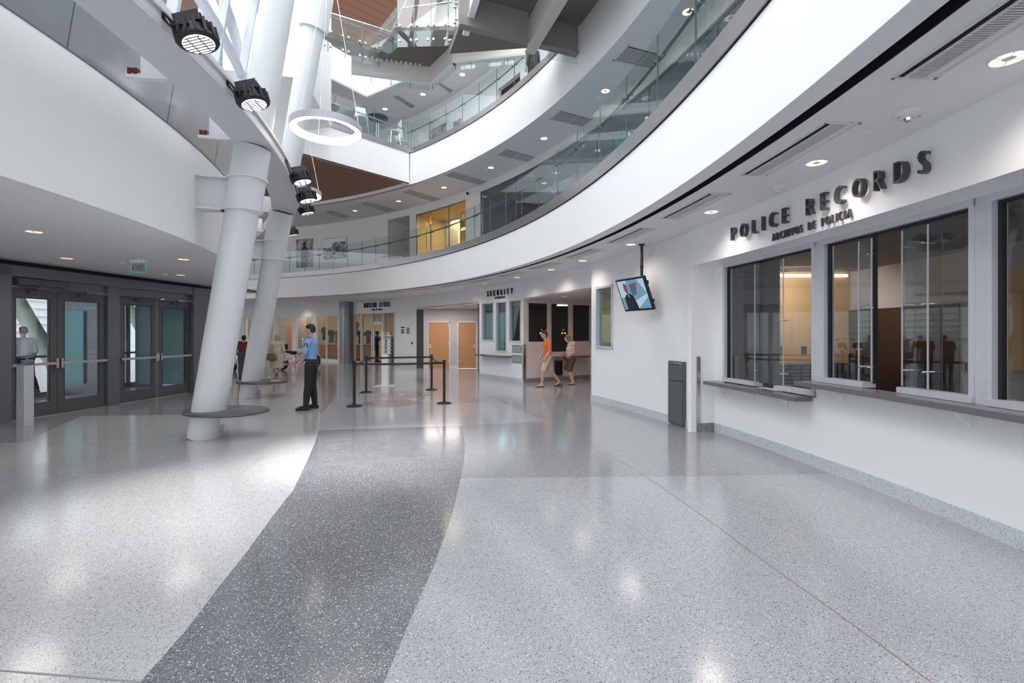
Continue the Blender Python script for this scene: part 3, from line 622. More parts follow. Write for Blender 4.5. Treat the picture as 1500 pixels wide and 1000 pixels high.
for i, (a, b, hs) in enumerate(((628, 658, -1), (671.4, 697.6, 1))):
    X0, X1 = bx(a, b); t = thing('door_%d' % (i+1), None, None, ((X0+X1)/2, BY-.02, 0), kind='structure')
    mb = MB(); mb.box((X0, BY-.03, .01), (X1, BY+.02, 2.13)); mb.build('door_leaf', 'door_wood', t, bevel=.003)
    mb = MB(); mb.box((X0-.05, BY-.035, 0), (X0, BY+.03, 2.18)); mb.box((X1, BY-.035, 0), (X1+.05, BY+.03, 2.18)); mb.box((X0-.05, BY-.035, 2.13), (X1+.05, BY+.03, 2.18)); mb.build('door_frame', 'frame_light', t)
    hx = X0+.08 if hs < 0 else X1-.08
    mb = MB(); mb.cyl((hx, BY-.03, .98), (hx, BY-.09, .98), .022); mb.cyl((hx, BY-.08, .98), (hx-hs*.13, BY-.08, .98), .013); mb.cyl((hx, BY-.03, 1.08), (hx, BY-.05, 1.08), .02); mb.build('door_handle', 'chrome', t, smooth=True)
    mb = MB(); hh = X1 if hs < 0 else X0
    for z in (.3, 1.07, 1.9): mb.box((hh-.03, BY-.05, z), (hh+.03, BY-.03, z+.12))
    mb.build('hinge', 'stainless', t)
mb = MB(); X0, X1 = bx(658.5, 671); mb.box((X0, BY-.02, 0), (X1, BY, .14)); X0, X1 = bx(620.5, 627.5); mb.box((X0, BY-.02, 0), (X1, BY, .14)); S('baseboard_alcove', mb, 'base_light')
# white wall D-E with plates, store front E-G
ue = lambda x: useg(x, D, E_)
wall_piece('wall_store_pier', D, E_, [(0, 1, 0, ZC+.05)], 'white', .14)
mb = MB(); mb.slab(D, E_, 0, 1, 0, .14, 0, .015); S('baseboard_store', mb, 'base_light')
def plate(name, P, Q, xa, xb, y0, y1, m, label, cat='sign', out=.012):
    u0, u1 = sorted((useg(xa, P, Q), useg(xb, P, Q))); Yv = P[1] + (Q[1]-P[1])*(u0+u1)/2; mb = MB()
    mb.slab(P, Q, u0, u1, zat(y1, Yv), zat(y0, Yv), .001, out); return mb.build(name, m, label=label, cat=cat)
plate('wall_plate', D, E_, 587.5, 592.5, 478.5, 480.5, 'letter_black', 'small dark text plate on the white pier, upper of two', group_ := 'sign')
plate('wall_plate', D, E_, 587.5, 592.5, 482.5, 484.5, 'letter_black', 'small dark text plate on the white pier, lower of two')
plate('wall_plate', D, E_, 588, 592, 485.6, 488, 'letter_black', 'small dark oval plate under two text plates on the white pier')
plate('portrait_plaque', D, E_, 595.8, 599.8, 479.5, 489, 'tan_wall', 'arched dark portrait panel on the white pier beside the store')
plate('alarm_strobe', D, E_, 600, 602.5, 472, 476, 'plastic_white', 'small pale alarm strobe high on the white pier', 'alarm')
plate('light_switch', D, E_, 602.6, 605, 500.5, 504, 'plastic_dark', 'dark switch plate low on the white pier', 'switch')
ug = lambda x: useg(x, E_, G)
wall_piece('wall_store_header', E_, G, [(0, 1.0, 2.68, ZC+.05), (0, .02, 0, 2.68)], 'white', .14)
wall_piece('wall_store_header_left', G, Hh, [(0, 1.0, 2.6, ZC+.05)], 'white_warm', .14)
sg = thing('wall_sign', 'dark raised letters reading MUSEUM STORE over the shop windows', 'sign', Vector(((E_[0]+G[0])/2, (E_[1]+G[1])/2, 2.8)))
lettering(sg, 'MUSEUM STORE', place_seg(G, E_, 534, 2.97, .03), segdist(E_, G, 534, 572), .36, .04, 'letter_black', .5, .005)
lettering(sg, 'TIENDA DEL MUSEO', place_seg(G, E_, 545, 2.80, .02), segdist(E_, G, 545, 560), .12, .02, 'letter_black', .45, .003, 'small_letter')
# shop front glazing
flat_window(11, E_, G, 562, 578, .05, 2.68, 'glass_store'); flat_window(12, E_, G, 546, 561, 2.2, 2.68, 'glass_store'); flat_window(13, E_, G, 530, 545, .05, 2.68, 'glass_store'); flat_window(14, E_, G, 519, 529, .05, 2.68, 'glass_store')
t = thing('door_3', None, None, Vector((-6.9, 24.3, 0)), kind='structure')
mb = MB(); 
a, b = ug(560.5), ug(546); mb.slab(E_, G, a, a+.03, 0, 2.15, -.06, 0); mb.slab(E_, G, b-.03, b, 0, 2.15, -.06, 0); mb.slab(E_, G, a, b, 2.08, 2.18, -.06, 0); mb.build('door_frame', 'frame_light', t)
# store interior
mb = MB(); mb.box((-13.5, 31.0, 0), (-3.9, 31.1, 3.3)); S('wall_store_back', mb, 'store_wall')
mb = MB(); mb.box((-4.6, 22.3, 0), (-4.5, 31, 3.3)); S('wall_store_right', mb, 'tan_wall')
mb = MB(); mb.prism([E_, (-4.4, 23.0), (-4.4, 31.2), (-14, 31.2), (-14, 29.2), (-9.6, 26.3), G], 3.3, 3.35); S('ceiling_store', mb, 'tan_wall')
mb = MB(); mb.prism([(-5.75, 23.75), (-4.7, 23.3), (-4.7, 31), (-13, 31), (-9.5, 26.5), (-8.3, 25.5)], 0.0, .004); S('floor_store', mb, 'wood_floor')
mb = MB(); mb.box((-6.75, 28.9, .0), (-5.9, 29.0, 2.3)); S('wall_store_partition', mb, 'beige')
def shirt(c, m, label, w=.5):
    t = MB(); x, y, z = c
    t.extr([(x-w*.5, y, z), (x-w*.72, y, z-.18), (x-w*.6, y, z-.32), (x-w*.42, y, z-.2), (x-w*.42, y, z-.75), (x+w*.42, y, z-.75), (x+w*.42, y, z-.2), (x+w*.6, y, z-.32), (x+w*.72, y, z-.18), (x+w*.5, y, z), (x+w*.15, y, z+.05), (x-w*.15, y, z+.05)], (0, .1, 0))
    return t.build('hanging_shirt', m, label=label, cat='shirt', bevel=.02, group='shirts for sale in the museum store')
for i, (px, yy, m, d) in enumerate(((528, 1.75, 'merch_navy', 'navy shirt hanging just left of the store door'), (539, 1.75, 'black', 'black shirt hanging just left of the shop doorway, next to a navy one'), (485, 1.8, 'black', 'black shirt hanging in the shop window left of the grey column'), (493.5, 1.75, 'merch_grey', 'dark grey shirt hanging right against the grey column'), (521, 2.3, 'merch_grey', 'grey shirt displayed high just right of the grey column'), (475, 1.95, 'merch_navy', 'navy clothes hanging on a stand at the left shop window'))):
    Yv = 28.0 if px > 500 else 28.6; shirt(((px-750)*Yv/F, Yv, yy), m, d, .30)
for i, px in enumerate((475, 489, 523, 540)):
    Yv = 28.4 if px > 500 else 28.6; X = (px-750)*Yv/F
    t = thing('display_unit', 'low reddish wooden shop display cabinet, %s from the left' % ORD[i], 'cabinet', (X, Yv, 0), group='display cabinets in the museum store')
    mb = MB(); mb.box((X-.25, Yv-.2, .08), (X+.25, Yv+.3, .92)); mb.build('body', 'store_wood', t); mb = MB(); mb.box((X-.27, Yv-.23, .92), (X+.27, Yv+.33, .96)); mb.build('top', 'door_wood', t)
    mb = MB(); mb.box((X-.23, Yv-.16, 0), (X+.23, Yv+.26, .08)); mb.build('plinth', 'black', t)
# grey round column
cc = pz(508, 531.5, 0); cc = Vector(((508-750)*25.6/F, 25.6, 0))
mb = MB(); mb.cyl((cc.x, cc.y, 0), (cc.x, cc.y, ZC), .40, n=40); mb.build('round_pillar', 'pillar_metal', smooth=True, label='thick grey metal clad round pillar beside the museum store', cat='pillar')
# far wall H-I-J-K with openings
ui = lambda x: useg(x, Hh, I)
zt = 2.62
ow = [(457, 476.0), (436.5, 456.5), (400, 428)]    # visible glazed openings on H->I
ops = [(465, 495), (434.5, 456), (400.5, 428)]
pcs = [(0, 1, zt, ZC+.05), (0, 1, 0, .12)]
edges = [497, 495.5, 464, 456.5, 434, 428.5, 401, 398]
for a, b in ((500, 495.5), (464, 456.5), (434, 428.5), (400.5, 392)): pcs.append((max(0, ui(a)), min(1, ui(b)), .12, zt))
wall_piece('wall_far', Hh, I, pcs, 'white_warm', .14)
flat_window(15, Hh, I, 464, 495.5, .12, zt, 'glass_store', mull=(478,)); flat_window(16, Hh, I, 434, 456.5, .12, zt, 'glass_store'); flat_window(17, Hh, I, 400.5, 428.5, .12, zt, 'glass_store')
uj = lambda x: useg(x, I, J)
wall_piece('wall_far_left', I, J, [(0, 1, zt, ZC+.05), (0, .12, 0, zt), (.92, 1, 0, zt), (.12, .92, 0, .1)], 'white_warm', .14)
flat_window(18, I, J, 385, 358, .1, zt, 'glass_store')
wall_piece('wall_far_end', J, K, [(0, 1, 0, ZC+.05)], 'white_warm', .14)
mb = MB(); mb.slab((-13.6, 31.2), (-15.2, 32.6), 0, 1, 0, 3.3, -.1, 0); mb.slab((-15.2, 32.6), (-21, 34.2), 0, 1, 0, 3.3, -.1, 0); S('wall_gallery_back', mb, 'tan_wall')
mb = MB(); X = (427-750)*31.4/F; mb.box((X-.3, 31.3, 0), (X+.3, 31.4, 2.1)); mb.build('gallery_door', 'store_wood', label='orange brown door seen through the gallery window behind the motorcycle', cat='door')

# ------------------------------------------------------------------ ceiling 1 (soffit) and balcony 1
mb = MB(); N = 120; t_lo, t_hi = -.45, 1.75
mb.sector(RF+.02, RF+.20, t_lo, t_hi, ZC, ZC+.05, n=140)
vs = []; fs = []
for i in range(N+1):
    t = t_lo + (t_hi-t_lo)*i/N; a = pol(RF+.31, t); b = pol(Rw(t)+.1, t); vs += [(a.x, a.y, ZC), (b.x, b.y, ZC), (b.x, b.y, ZC+.05), (a.x, a.y, ZC+.05)]
for i in range(N):
    k = 4*i
    for j in range(4): fs.append((k+j, k+4+j, k+4+(j+1) % 4, k+(j+1) % 4))
mb.add(vs, fs); S('ceiling', mb, 'soffit')
mb = MB(); mb.sector(RF+.20, RF+.31, t_lo, t_hi, ZC+.10, ZC+.13, n=120); mb.sector(RF+.19, RF+.20, t_lo, t_hi, ZC+.02, ZC+.13, n=140); mb.sector(RF+.298, RF+.3085, t_lo, t_hi, ZC+.002, ZC+.13, n=120); S('ceiling_slot', mb, 'slot')
mb = MB(); mb.sector(RF, RF+.018, t_lo, t_hi, ZC-.004, ZT, n=200); S('wall_balcony_lower', mb, 'white', smooth=True)
mb = MB(); mb.sector(RF-.002, RF+.06, t_lo, t_hi, ZT, ZT+.018, n=200); S('trim_5', mb, 'slot')
mb = MB(); mb.sector(RF-.03, RF+.10, t_lo, t_hi, ZT+.018, ZT+.235, n=200); S('trim_6', mb, 'trim_metal', smooth=True)
mb = MB(); mb.sector(RF+.1, 24.5, t_lo, t_hi, ZT-.05, 4.38, n=80); S('floor_level_two', mb, 'terrazzo')

def guardrail(name, label, path, cuts, z0, z1, zr, inner, C, R, rail_r=.022):
    """curved glass balustrade: panels between successive bearings"""
    t = thing(name, label, 'balustrade', pol(R, cuts[len(cuts)//2], C)+Vector((0, 0, z0)))
    g = .006 / R
    for a, b in zip(cuts, cuts[1:]):
        p = MB(); p.sector(R+.03, R+.044, a+g*1.5, b-g*1.5, z0, z1, C, n=6); p.sector(R+.03, R+.044, a+g*.5, a+g*1.5, z0, z1, C, n=1, mi=1); p.sector(R+.03, R+.044, b-g*1.5, b-g*.5, z0, z1, C, n=1, mi=1)
        p.build('glass_panel', ['glass_rail', 'glass_edge'], t)
    rl = MB(); n = 90; lo, hi = cuts[0], cuts[-1]
    pts = [pol(R+inner, lo+(hi-lo)*i/n, C)+Vector((0, 0, zr)) for i in range(n+1)]
    rl.tube(pts, rail_r, 10); rl.build('handrail', 'rail_metal', t, smooth=True)
    for a in cuts:
        for s_ in (-1, 1):
            bm_ = MB(); q = a + s_*.07/R; p0 = pol(R+.01, q, C)+Vector((0, 0, zr-.05)); p1 = pol(R+inner, q, C)+Vector((0, 0, zr-.05))
            bm_.cyl(p0, p1, .012, n=8); bm_.cyl(p1, p1+Vector((0, 0, .05)), .01, n=8); bm_.cyl(p0-(p1-p0).normalized()*.01, p0, .026, n=12)
            bm_.build('rail_bracket', 'rail_metal', t, smooth=True)
    return t
jx = [424.5, 446.3, 467.7, 489, 509.3, 530.3, 550.5, 570, 590.7, 611.8, 631.7, 652.7, 674.4, 695.3, 718, 741, 764.4, 789.6, 817.4, 846.6, 879.6, 918, 963.6, 1019.6, 1095]
cu = [ang(x, RF+.04) for x in jx]; dlt = .054
cu = [cu[0]+dlt*k for k in (3, 2, 1)] + cu + [cu[-1]-dlt*k for k in range(1, 6)]
cu = sorted(cu)
guardrail('glass_balustrade', 'long curved glass balustrade with a round metal handrail along the first balcony', None, cu, ZT+.2, ZG, 5.22, .10, C1, RF)

# diffusers and downlights on ceiling 1
def diffuser(R0, R1, ta_, tb_, z, label):
    t = thing('linear_diffuser', label, 'air vent', pol((R0+R1)/2, (ta_+tb_)/2)+Vector((0, 0, z-.02)), group='long air diffusers in the ground floor soffit')
    m1 = MB(); e = .02/RF
    m1.sector(R0, R0+.02, ta_, tb_, z-.012, z, n=6); m1.sector(R1-.02, R1, ta_, tb_, z-.012, z, n=6); m1.sector(R0, R1, ta_, ta_+e, z-.012, z, n=1); m1.sector(R0, R1, tb_-e, tb_, z-.012, z, n=1)
    m1.sector(R0+.07, R0+.09, ta_, tb_, z-.010, z, n=6); m1.sector(R0+.21, R0+.23, ta_, tb_, z-.010, z, n=6)
    m1.build('frame', 'vent_white', t)
    m2 = MB(); m2.sector(R0+.02, R0+.07, ta_+e, tb_-e, z-.004, z-.001, n=6); m2.build('slot', 'slot', t)
    m3 = MB(); m3.sector(R0+.09, R0+.21, ta_+e, tb_-e, z-.004, z-.001, n=6); m3.build('grille_back', 'slat', t)
    m4 = MB(); k = 60
    for i in range(k): q = ta_+e+(tb_-ta_-2*e)*(i+.3)/k; m4.sector(R0+.09, R0+.21, q, q+.0004, z-.009, z-.003, n=1)
    m4.build('grille_bars', 'vent_white', t)
for k in range(12):
    st = -.003 + .0905*k
    diffuser(21.12, 21.42, st-.06, st, ZC, 'long slotted white air diffuser in the ground floor soffit, %s from the right' % ORD[k])
def downlight(p, r, label, group, lens='warm_lens'):
    t = thing('recessed_downlight', label, 'ceiling light', p, group=group)
    a = MB(); n = 24; prof = [(r, 0), (r*1.0, -.006), (r*.86, -.008), (r*.84, 0)]
    vs = []; 
    for rr, zz in prof: vs += [(rr*math.cos(2*PI*i/n), rr*math.sin(2*PI*i/n), zz) for i in range(n)]
    a.add(vs, [(j*n+i, j*n+(i+1) % n, ((j+1) % 4)*n+(i+1) % n, ((j+1) % 4)*n+i) for j in range(4) for i in range(n)]); a.build('trim_ring', 'plastic_white', t, local=True, smooth=True)
    b = MB(); b.lathe((0, 0, 0), [(r*.84, -.003), (r*.84, -.001)], 24); b.build('lens', lens, t, local=True)
    c = MB(); c.lathe((0, 0, 0), [(r*.30, -.006), (r*.33, -.003)], 12)
    for i in range(6): q = i*PI/3; c.cyl((r*.3*math.cos(q), r*.3*math.sin(q), -.004), (r*.82*math.cos(q), r*.82*math.sin(q), -.004), .004, n=5)
    c.build('baffle', 'plastic_white', t, local=True)
    return t
def downs(lst, z, r, what, grp, lens='warm_lens'):
    proto = None
    for i, (x, y) in enumerate(lst):
        p = pz(x, y, z); p.z = z; lb = 'round warm recessed downlight in %s, %s from the right' % (what, ORD[i])
        if proto is None: proto = downlight(p, r, lb, grp, lens)
        else: dup(proto, p, label=lb)
DL1 = [(1478, 85), (1196, 238), (1042, 310), (924, 357.6), (853.4, 381.4), (807.6, 394.6), (757.6, 406), (709.6, 414.5), (675.3, 420), (630, 426), (595.3, 430.3), (542.8, 434.8), (487.4, 441.2), (446.6, 437.6), (436, 445), (359.6, 439.4)]
downs(DL1, ZC, .105, 'the ground floor soffit', 'downlights in the ground floor soffit')
def spotl(p, energy, col, size=1.3, blend=.8, rad=.05, target=None):
    l = bpy.data.lights.new('spot', 'SPOT'); l.energy = energy; l.color = col; l.spot_size = size; l.spot_blend = blend; l.shadow_soft_size = rad
    o = bpy.data.objects.new('spot_light', l); COL.objects.link(o); o.location = p
    d = (Vector(target)-Vector(p)) if target else Vector((0, 0, -1)); o.rotation_euler = d.to_track_quat('-Z', 'Y').to_euler(); return o
for i, (x, y) in enumerate(DL1):
    p = pz(x, y, ZC); spotl((p.x, p.y, ZC-.03), 42, (1, .90, .83), 2.6, 1, .2)
def detector(p, label, strobe=False):
    t = thing('smoke_detector', label, 'detector', p)
    r = .10 if strobe else .06
    a = MB(); a.lathe((0, 0, 0), [(r, 0), (r*.96, -.02), (r*.6, -.035), (r*.4, -.04)], 24); a.build('base', 'plastic_white', t, local=True, smooth=True)
    b = MB(); b.lathe((0, 0, 0), [(r*.36, -.038), (r*.3, -.06), (r*.1, -.07)], 16); b.build('sensor', 'chrome' if strobe else 'plastic_white', t, local=True, smooth=True)
    if strobe:
        c = MB(); c.box((-r*.75, -.012, -.032), (-r*.55, .012, -.026)); c.box((r*.5, -.03, -.032), (r*.75, .0, -.026)); c.build('marking', 'wine', t, local=True)
    return t
for x, y, s_, lb in ((1330, 166, True, 'white fire strobe and speaker dome on the soffit above the letter R'), (1139, 273, False, 'small white smoke detector between the two nearest soffit diffusers'), (808.5, 400, False, 'tiny detector on the soffit below the sixth downlight')):
    p = pz(x, y, ZC); p.z = ZC; detector(p, lb, s_)
for x, y, lb in ((1273, 196, 'flat round white sprinkler cover plate on the soffit near the fire strobe'), (974, 341, 'small flat sprinkler cover plate on the soffit right of the screen pole')):
    p = pz(x, y, ZC); mb = MB(); mb.lathe((p.x, p.y, 0), [(.04, ZC-.008), (.045, ZC)], 20); mb.build('sprinkler_cover', 'plastic_white', label=lb, cat='sprinkler cover')
mb = MB(); mb.box((.9, 13.0, 2.72), (1.1, 13.3, 2.729))
p = pz(827, 434, 2.73); p.z = 2.73; downlight(p, .1, 'warm downlight in the pink-lit corridor ceiling above the walking pair', None)
spotl((2.6, 15.2, 2.68), 35, (1, .66, .5), 2.6, .9, .2); spotl((2.0, 13.6, 2.68), 25, (1, .66, .5), 2.6, .9, .2)

# ------------------------------------------------------------------ LEVEL 2
Z2 = 4.38; ZC2 = 7.12; RB = 22.5
w2 = lambda x: ang(x, RB)
mb = MB(); solid = [(1.75, w2(600)), ]
def l2(t_a, t_b, z0, z1, m_=mb): m_.sector(RB, RB+.15, t_b, t_a, z0, z1)
l2(1.75, w2(568), Z2, ZC2); l2(w2(568), w2(600), 6.82, ZC2); l2(w2(600), w2(609), Z2, ZC2); l2(w2(609), w2(682), 6.78, ZC2); l2(w2(682), w2(703), Z2, ZC2); l2(w2(703), -.45, 6.86, ZC2)
S('wall_level_two', mb, 'white_warm')
mb = MB()
vs = []; fs = []; N2 = 90
def Rin2(t):
    d = Vector((math.cos(t), math.sin(t))); ox, oy = C1[0]-C2[0], C1[1]-C2[1]; b = ox*d.x+oy*d.y; c = ox*ox+oy*oy-18.035**2
    return -b + math.sqrt(b*b-c) + .0
for i in range(N2+1):
    t = -.45+2.1*i/N2; a = pol(Rin2(t), t); b = pol(RB+.15, t); vs += [(a.x, a.y, ZC2), (b.x, b.y, ZC2), (b.x, b.y, ZC2+.05), (a.x, a.y, ZC2+.05)]
for i in range(N2):
    k = 4*i
    for j in range(4): fs.append((k+j, k+4+j, k+4+(j+1) % 4, k+(j+1) % 4))
mb.add(vs, fs); S('ceiling_level_two', mb, 'soffit')
# rooms behind
def room(name, xa, xb, depth, m, zc=6.8):
    a, b = w2(xa), w2(xb); mb = MB(); mb.sector(RB+depth, RB+depth+.1, b-.06, a+.06, Z2, zc); mb.sector(RB+.15, RB+depth, a, a+.004, Z2, zc); mb.sector(RB+.15, RB+depth, b-.004, b, Z2, zc); S(name, mb, m)
    return a, b
room('wall_doorway_level_two', 568, 600, 1.6, 'white_warm', 6.82)
mb = MB(); mb.sector(RB+.15, RB+1.7, w2(600), w2(568), 6.82, 6.87); S('ceiling_doorway_level_two', mb, 'white_warm')
mb = MB(); mb.sector(RB+1.52, RB+1.59, w2(600), w2(591), Z2, 6.35); mb.build('wood_door', 'door_wood', label='narrow orange brown door at the end of the white recess on the first balcony', cat='door')
room('wall_meeting_room', 609, 682, 3.2, 'yellow_wall', 6.78)  # the room's yellow light is put into its wall and ceiling paint
mb = MB(); mb.sector(RB+.15, RB+3.3, w2(682), w2(609), 6.78, 6.83); S('ceiling_meeting_room', mb, 'yellow_wall')
room('wall_gallery_two', 703, 1500, 4.2, 'room_grey', 6.86)
mb = MB(); mb.sector(RB+.15, RB+4.3, -.45, w2(703), 6.86, 6.9); S('ceiling_gallery_two', mb, 'room_light')
mb = MB(); mb.sector(RB+1.4, RB+1.7, w2(690), w2(745), Z2, Z2+1.9) if False else mb.sector(RB+1.6, RB+1.7, w2(760), w2(706), Z2, 6.2)
for k in range(12): mb.sector(RB+1.58, RB+1.6, w2(760), w2(706), Z2+.15*k, Z2+.15*k+.02)
mb.build('stacked_shelving', 'slat', label='dark horizontally ribbed partition behind the large upper window', cat='partition')
def arc_window(n, ta_, tb_, zb, zt_, gm, muls, fm='frame_metal'):
    lo, hi = min(ta_, tb_), max(ta_, tb_); w = thing('window_%d' % n, None, None, pol(RB, (lo+hi)/2)+Vector((0, 0, zb)), kind='structure'); f = .03/RB
    mb = MB(); mb.sector(RB+.03, RB+.09, lo, hi, zb, zb+.04); mb.sector(RB+.03, RB+.09, lo, hi, zt_-.04, zt_); mb.sector(RB+.03, RB+.09, lo, lo+f, zb, zt_); mb.sector(RB+.03, RB+.09, hi-f, hi, zb, zt_)
    for u in muls: mb.sector(RB+.04, RB+.08, u-f*.3, u+f*.3, zb, zt_)
    mb.build('window_frame', fm, w); g_ = MB(); g_.sector(RB+.055, RB+.065, lo+f, hi-f, zb+.04, zt_-.04); g_.build('window_pane', gm, w); return w
wm = arc_window(19, w2(609), w2(682), Z2, 6.78, 'glass_store', [w2(629), w2(656)])
mb = MB()
for x in (625.5, 631.5): a = pol(RB-.03, w2(x)); mb.cyl((a.x, a.y, Z2+.4), (a.x, a.y, 6.3), .02, n=8)
mb.build('door_handle', 'stainless', wm, smooth=True)
arc_window(20, w2(703), -.45, Z2, 6.86, 'glass_room', [w2(703)-.095*k for k in range(1, 11)])
a = pol(RB+1.2, w2(640)); b = pol(RB+1.0, w2(676)); 
t = thing('linear_pendant_lamp', 'bright slim linear pendant lamp hanging in the yellow-lit meeting room', 'lamp', ((a.x+b.x)/2, (a.y+b.y)/2, 6.05))
mb = MB(); mb.cyl((a.x, a.y, 6.10), (b.x, b.y, 6.10), .04, n=8); mb.build('body', 'rail_metal', t); mb = MB(); mb.cyl((a.x, a.y, 6.065), (b.x, b.y, 6.065), .03, n=8); mb.build('diffuser', 'strip_warm', t)
mb = MB(); 
for q in (.2, .8): p = Vector(a).lerp(b, q); mb.cyl((p.x, p.y, 6.1), (p.x, p.y, 6.78), .006, n=6)
mb.build('cable', 'rail_metal', t)
# furniture hint in dark gallery: chairs/pictures
def picture(x0, x1, y0, y1, R, m, label, out=.03):
    t0, t1 = ang(x1, R), ang(x0, R); tm = (t0+t1)/2; Yc = pol(R, tm).y; z0, z1 = zat(y1, Yc), zat(y0, Yc)
    t = thing('wall_picture', label, 'picture', pol(R, tm)+Vector((0, 0, z0)))
    mb = MB(); mb.sector(R-out, R-.002, t0, t1, z0, z1, n=2); mb.build('panel', m, t); return t, t0, t1, z0, z1
t, t0, t1, z0, z1 = picture(434.5, 458.5, 350, 391.5, RB, 'photo_level', 'tall black and white portrait photograph on the first balcony wall')
mb = MB(); tm = (t0+t1)/2; W = (t1-t0)*RB
def pp(u, v): q = pol(RB-.034, tm - (u-.5)*(t1-t0)*-1 if False else t1-(t1-t0)*u); return Vector((q.x, q.y, z0+(z1-z0)*v))
mb.extr([pp(*q) for q in ((.3, .02), (.28, .35), (.3, .6), (.42, .72), (.44, .86), (.52, .93), (.6, .86), (.6, .74), (.74, .62), (.74, .3), (.72, .02))], (0, -.004, 0)); mb.build('figure', 'black', t)
t, t0, t1, z0, z1 = picture(474.5, 508, 348.5, 379, RB, 'photo_crowd', 'wide black and white crowd photograph on the first balcony wall')
mb = MB(); mb.sector(RB-.034, RB-.031, t0+.0006, t1-.0006, z0+(z1-z0)*.55, z1-.02, n=2); mb.build('picture_sky', 'stool_white', t)
mb = MB(); mb.sector(RB-.037, RB-.0345, t0+(t1-t0)*.05, t0+(t1-t0)*.62, z0+(z1-z0)*.5, z0+(z1-z0)*.78, n=2); mb.build('picture_trees', 'photo_crowd', t)
# vents level 2
def rvent(corners, z, label, grp='square vents in the balcony soffits', n=9):
    P = [pz(x, y, z) for x, y in corners]   # TL, TR, BR, BL
    t = thing('ceiling_vent', label, 'air vent', sum(P, Vector())/4, group=grp); P = [Vector((p.x, p.y, z)) for p in P]; c = sum(P, Vector())/4
    def q(u, v): return P[0].lerp(P[1], u).lerp(P[3].lerp(P[2], u), v)
    mb = MB(); mb.extr([q(.03, .1), q(.97, .1), q(.97, .94), q(.03, .94)], (0, 0, -.003)); mb.build('grille_back', 'slat', t)
    mb = MB()
    for (u0, v0, u1, v1) in ((0, 0, 1, .05), (0, .93, 1, 1), (0, 0, .03, 1), (.97, 0, 1, 1), (.49, .1, .51, .93)): mb.extr([q(u0, v0), q(u1, v0), q(u1, v1), q(u0, v1)], (0, 0, -.015))
    for k in range(n): v = .14+.78*k/n; mb.extr([q(.03, v), q(.97, v), q(.97, v+.028), q(.03, v+.028)], (0, 0, -.010))
    mb.build('frame', 'vent_white', t)
    mb = MB(); mb.extr([q(.03, .05), q(.97, .05), q(.97, .12), q(.03, .12)], (0, 0, -.006)); mb.build('slot', 'slot', t)
V2 = [[(920, 65), (988, 83), (967, 104), (897, 88)], [(821, 161), (873.5, 174.8), (858, 186.5), (804, 174)], [(741.5, 217.5), (785, 229.4), (772.5, 237), (727.5, 226.5)], [(662, 250.7), (717, 266), (705.6, 271.5), (650, 256.5)], [(600, 277), (646, 291), (634, 295.5), (588, 280.6)], [(535, 294.6), (580.6, 307.4), (568, 310.5), (525.6, 297.8)], [(484, 307.4), (514, 317), (505, 320), (474, 310)]]
for i, c in enumerate(V2): rvent(c, ZC2, 'slatted rectangular vent in the first balcony soffit, %s from the right' % ORD[i])
DL2 = [(1008, 17), (887, 133), (796.8, 202.5), (719, 245.3), (650.4, 274.6), (584, 294.4), (520, 308.6)]
downs(DL2, ZC2, .11, 'the soffit above the first balcony', 'downlights above the first balcony')
for x, y, lb in ((877, 142, 'small round detector beside the second downlight of the first balcony soffit'), (712.5, 249, 'small round detector beside the fourth downlight of the first balcony soffit')):
    p = pz(x, y, ZC2); p.z = ZC2; detector(p, lb)
for i, (x, y) in enumerate(((950, 172), (876, 220), (813, 253), (797, 268), (811, 281))):
    p = pz(x, y, 6.86); p.z = 6.86
    if math.hypot(p.x-C1[0], p.y-C1[1]) > RB+.25: downlight(p, .1, 'warm downlight seen through the large upper window, %s from the right' % ORD[i], 'downlights behind the large upper window')
# security camera
p = pz(689, 283, 6.98); a = pol(RB, w2(688)); t = thing('security_camera', 'small dark dome camera on the wall just above the large upper window corner', 'camera', (a.x, a.y, 6.9)); n_ = Vector((C1[0]-a.x, C1[1]-a.y, 0)).normalized()
mb = MB(); mb.obox(Vector((a.x, a.y, 6.97))+n_*.04, n_*.04, Vector((-n_.y, n_.x, 0))*.06, (0, 0, .04)); mb.build('mount', 'plastic_white', t); mb = MB(); mb.ell(Vector((a.x, a.y, 6.93))+n_*.1, (.06, .06, .06)); mb.build('dome', 'black_gloss', t, smooth=True)
# exit sign level 2
def exit_sign(c, right, w, h, label, zc, edge='exit_green', face='glass_clear', textm='exit_green', both=True):
    r = Vector(right).normalized(); n = Vector((r.y, -r.x, 0)); c = Vector(c)
    t = thing('exit_sign', label, 'exit sign', c)
    mb = MB(); mb.obox(c+Vector((0, 0, h*.62)), r*w*.52, n*.035, (0, 0, h*.16)); mb.build('housing', 'plastic_white', t)
    mb = MB(); mb.cyl(c+Vector((0, 0, h*.75)), (c.x, c.y, zc), .02, n=8); mb.build('stem', 'plastic_white', t)
    mb = MB(); mb.obox(c, r*w*.5, n*.004, (0, 0, h*.5)); mb.build('panel', face, t)
    mb = MB(); mb.obox(c-Vector((0, 0, h*.5)), r*w*.5, n*.006, (0, 0, .006))
    for s_ in (-1, 1): mb.obox(c+r*s_*w*.5, r*.006, n*.006, (0, 0, h*.5))
    mb.build('edge', edge, t)
    lettering(t, 'EXIT', lambda u: (c-r*w*.4+r*u-Vector((0, 0, h*.3))+n*.008, r, Vector((0, 0, 1)), n), w*.8, h*.85, .004, textm, .7, .002)
    return t
exit_sign(pz(912, 207, 6.5), (.75, -.65, 0), .34, .22, 'green exit sign hanging behind the first balcony glass', ZC2, face='exit_green', textm='plastic_white')

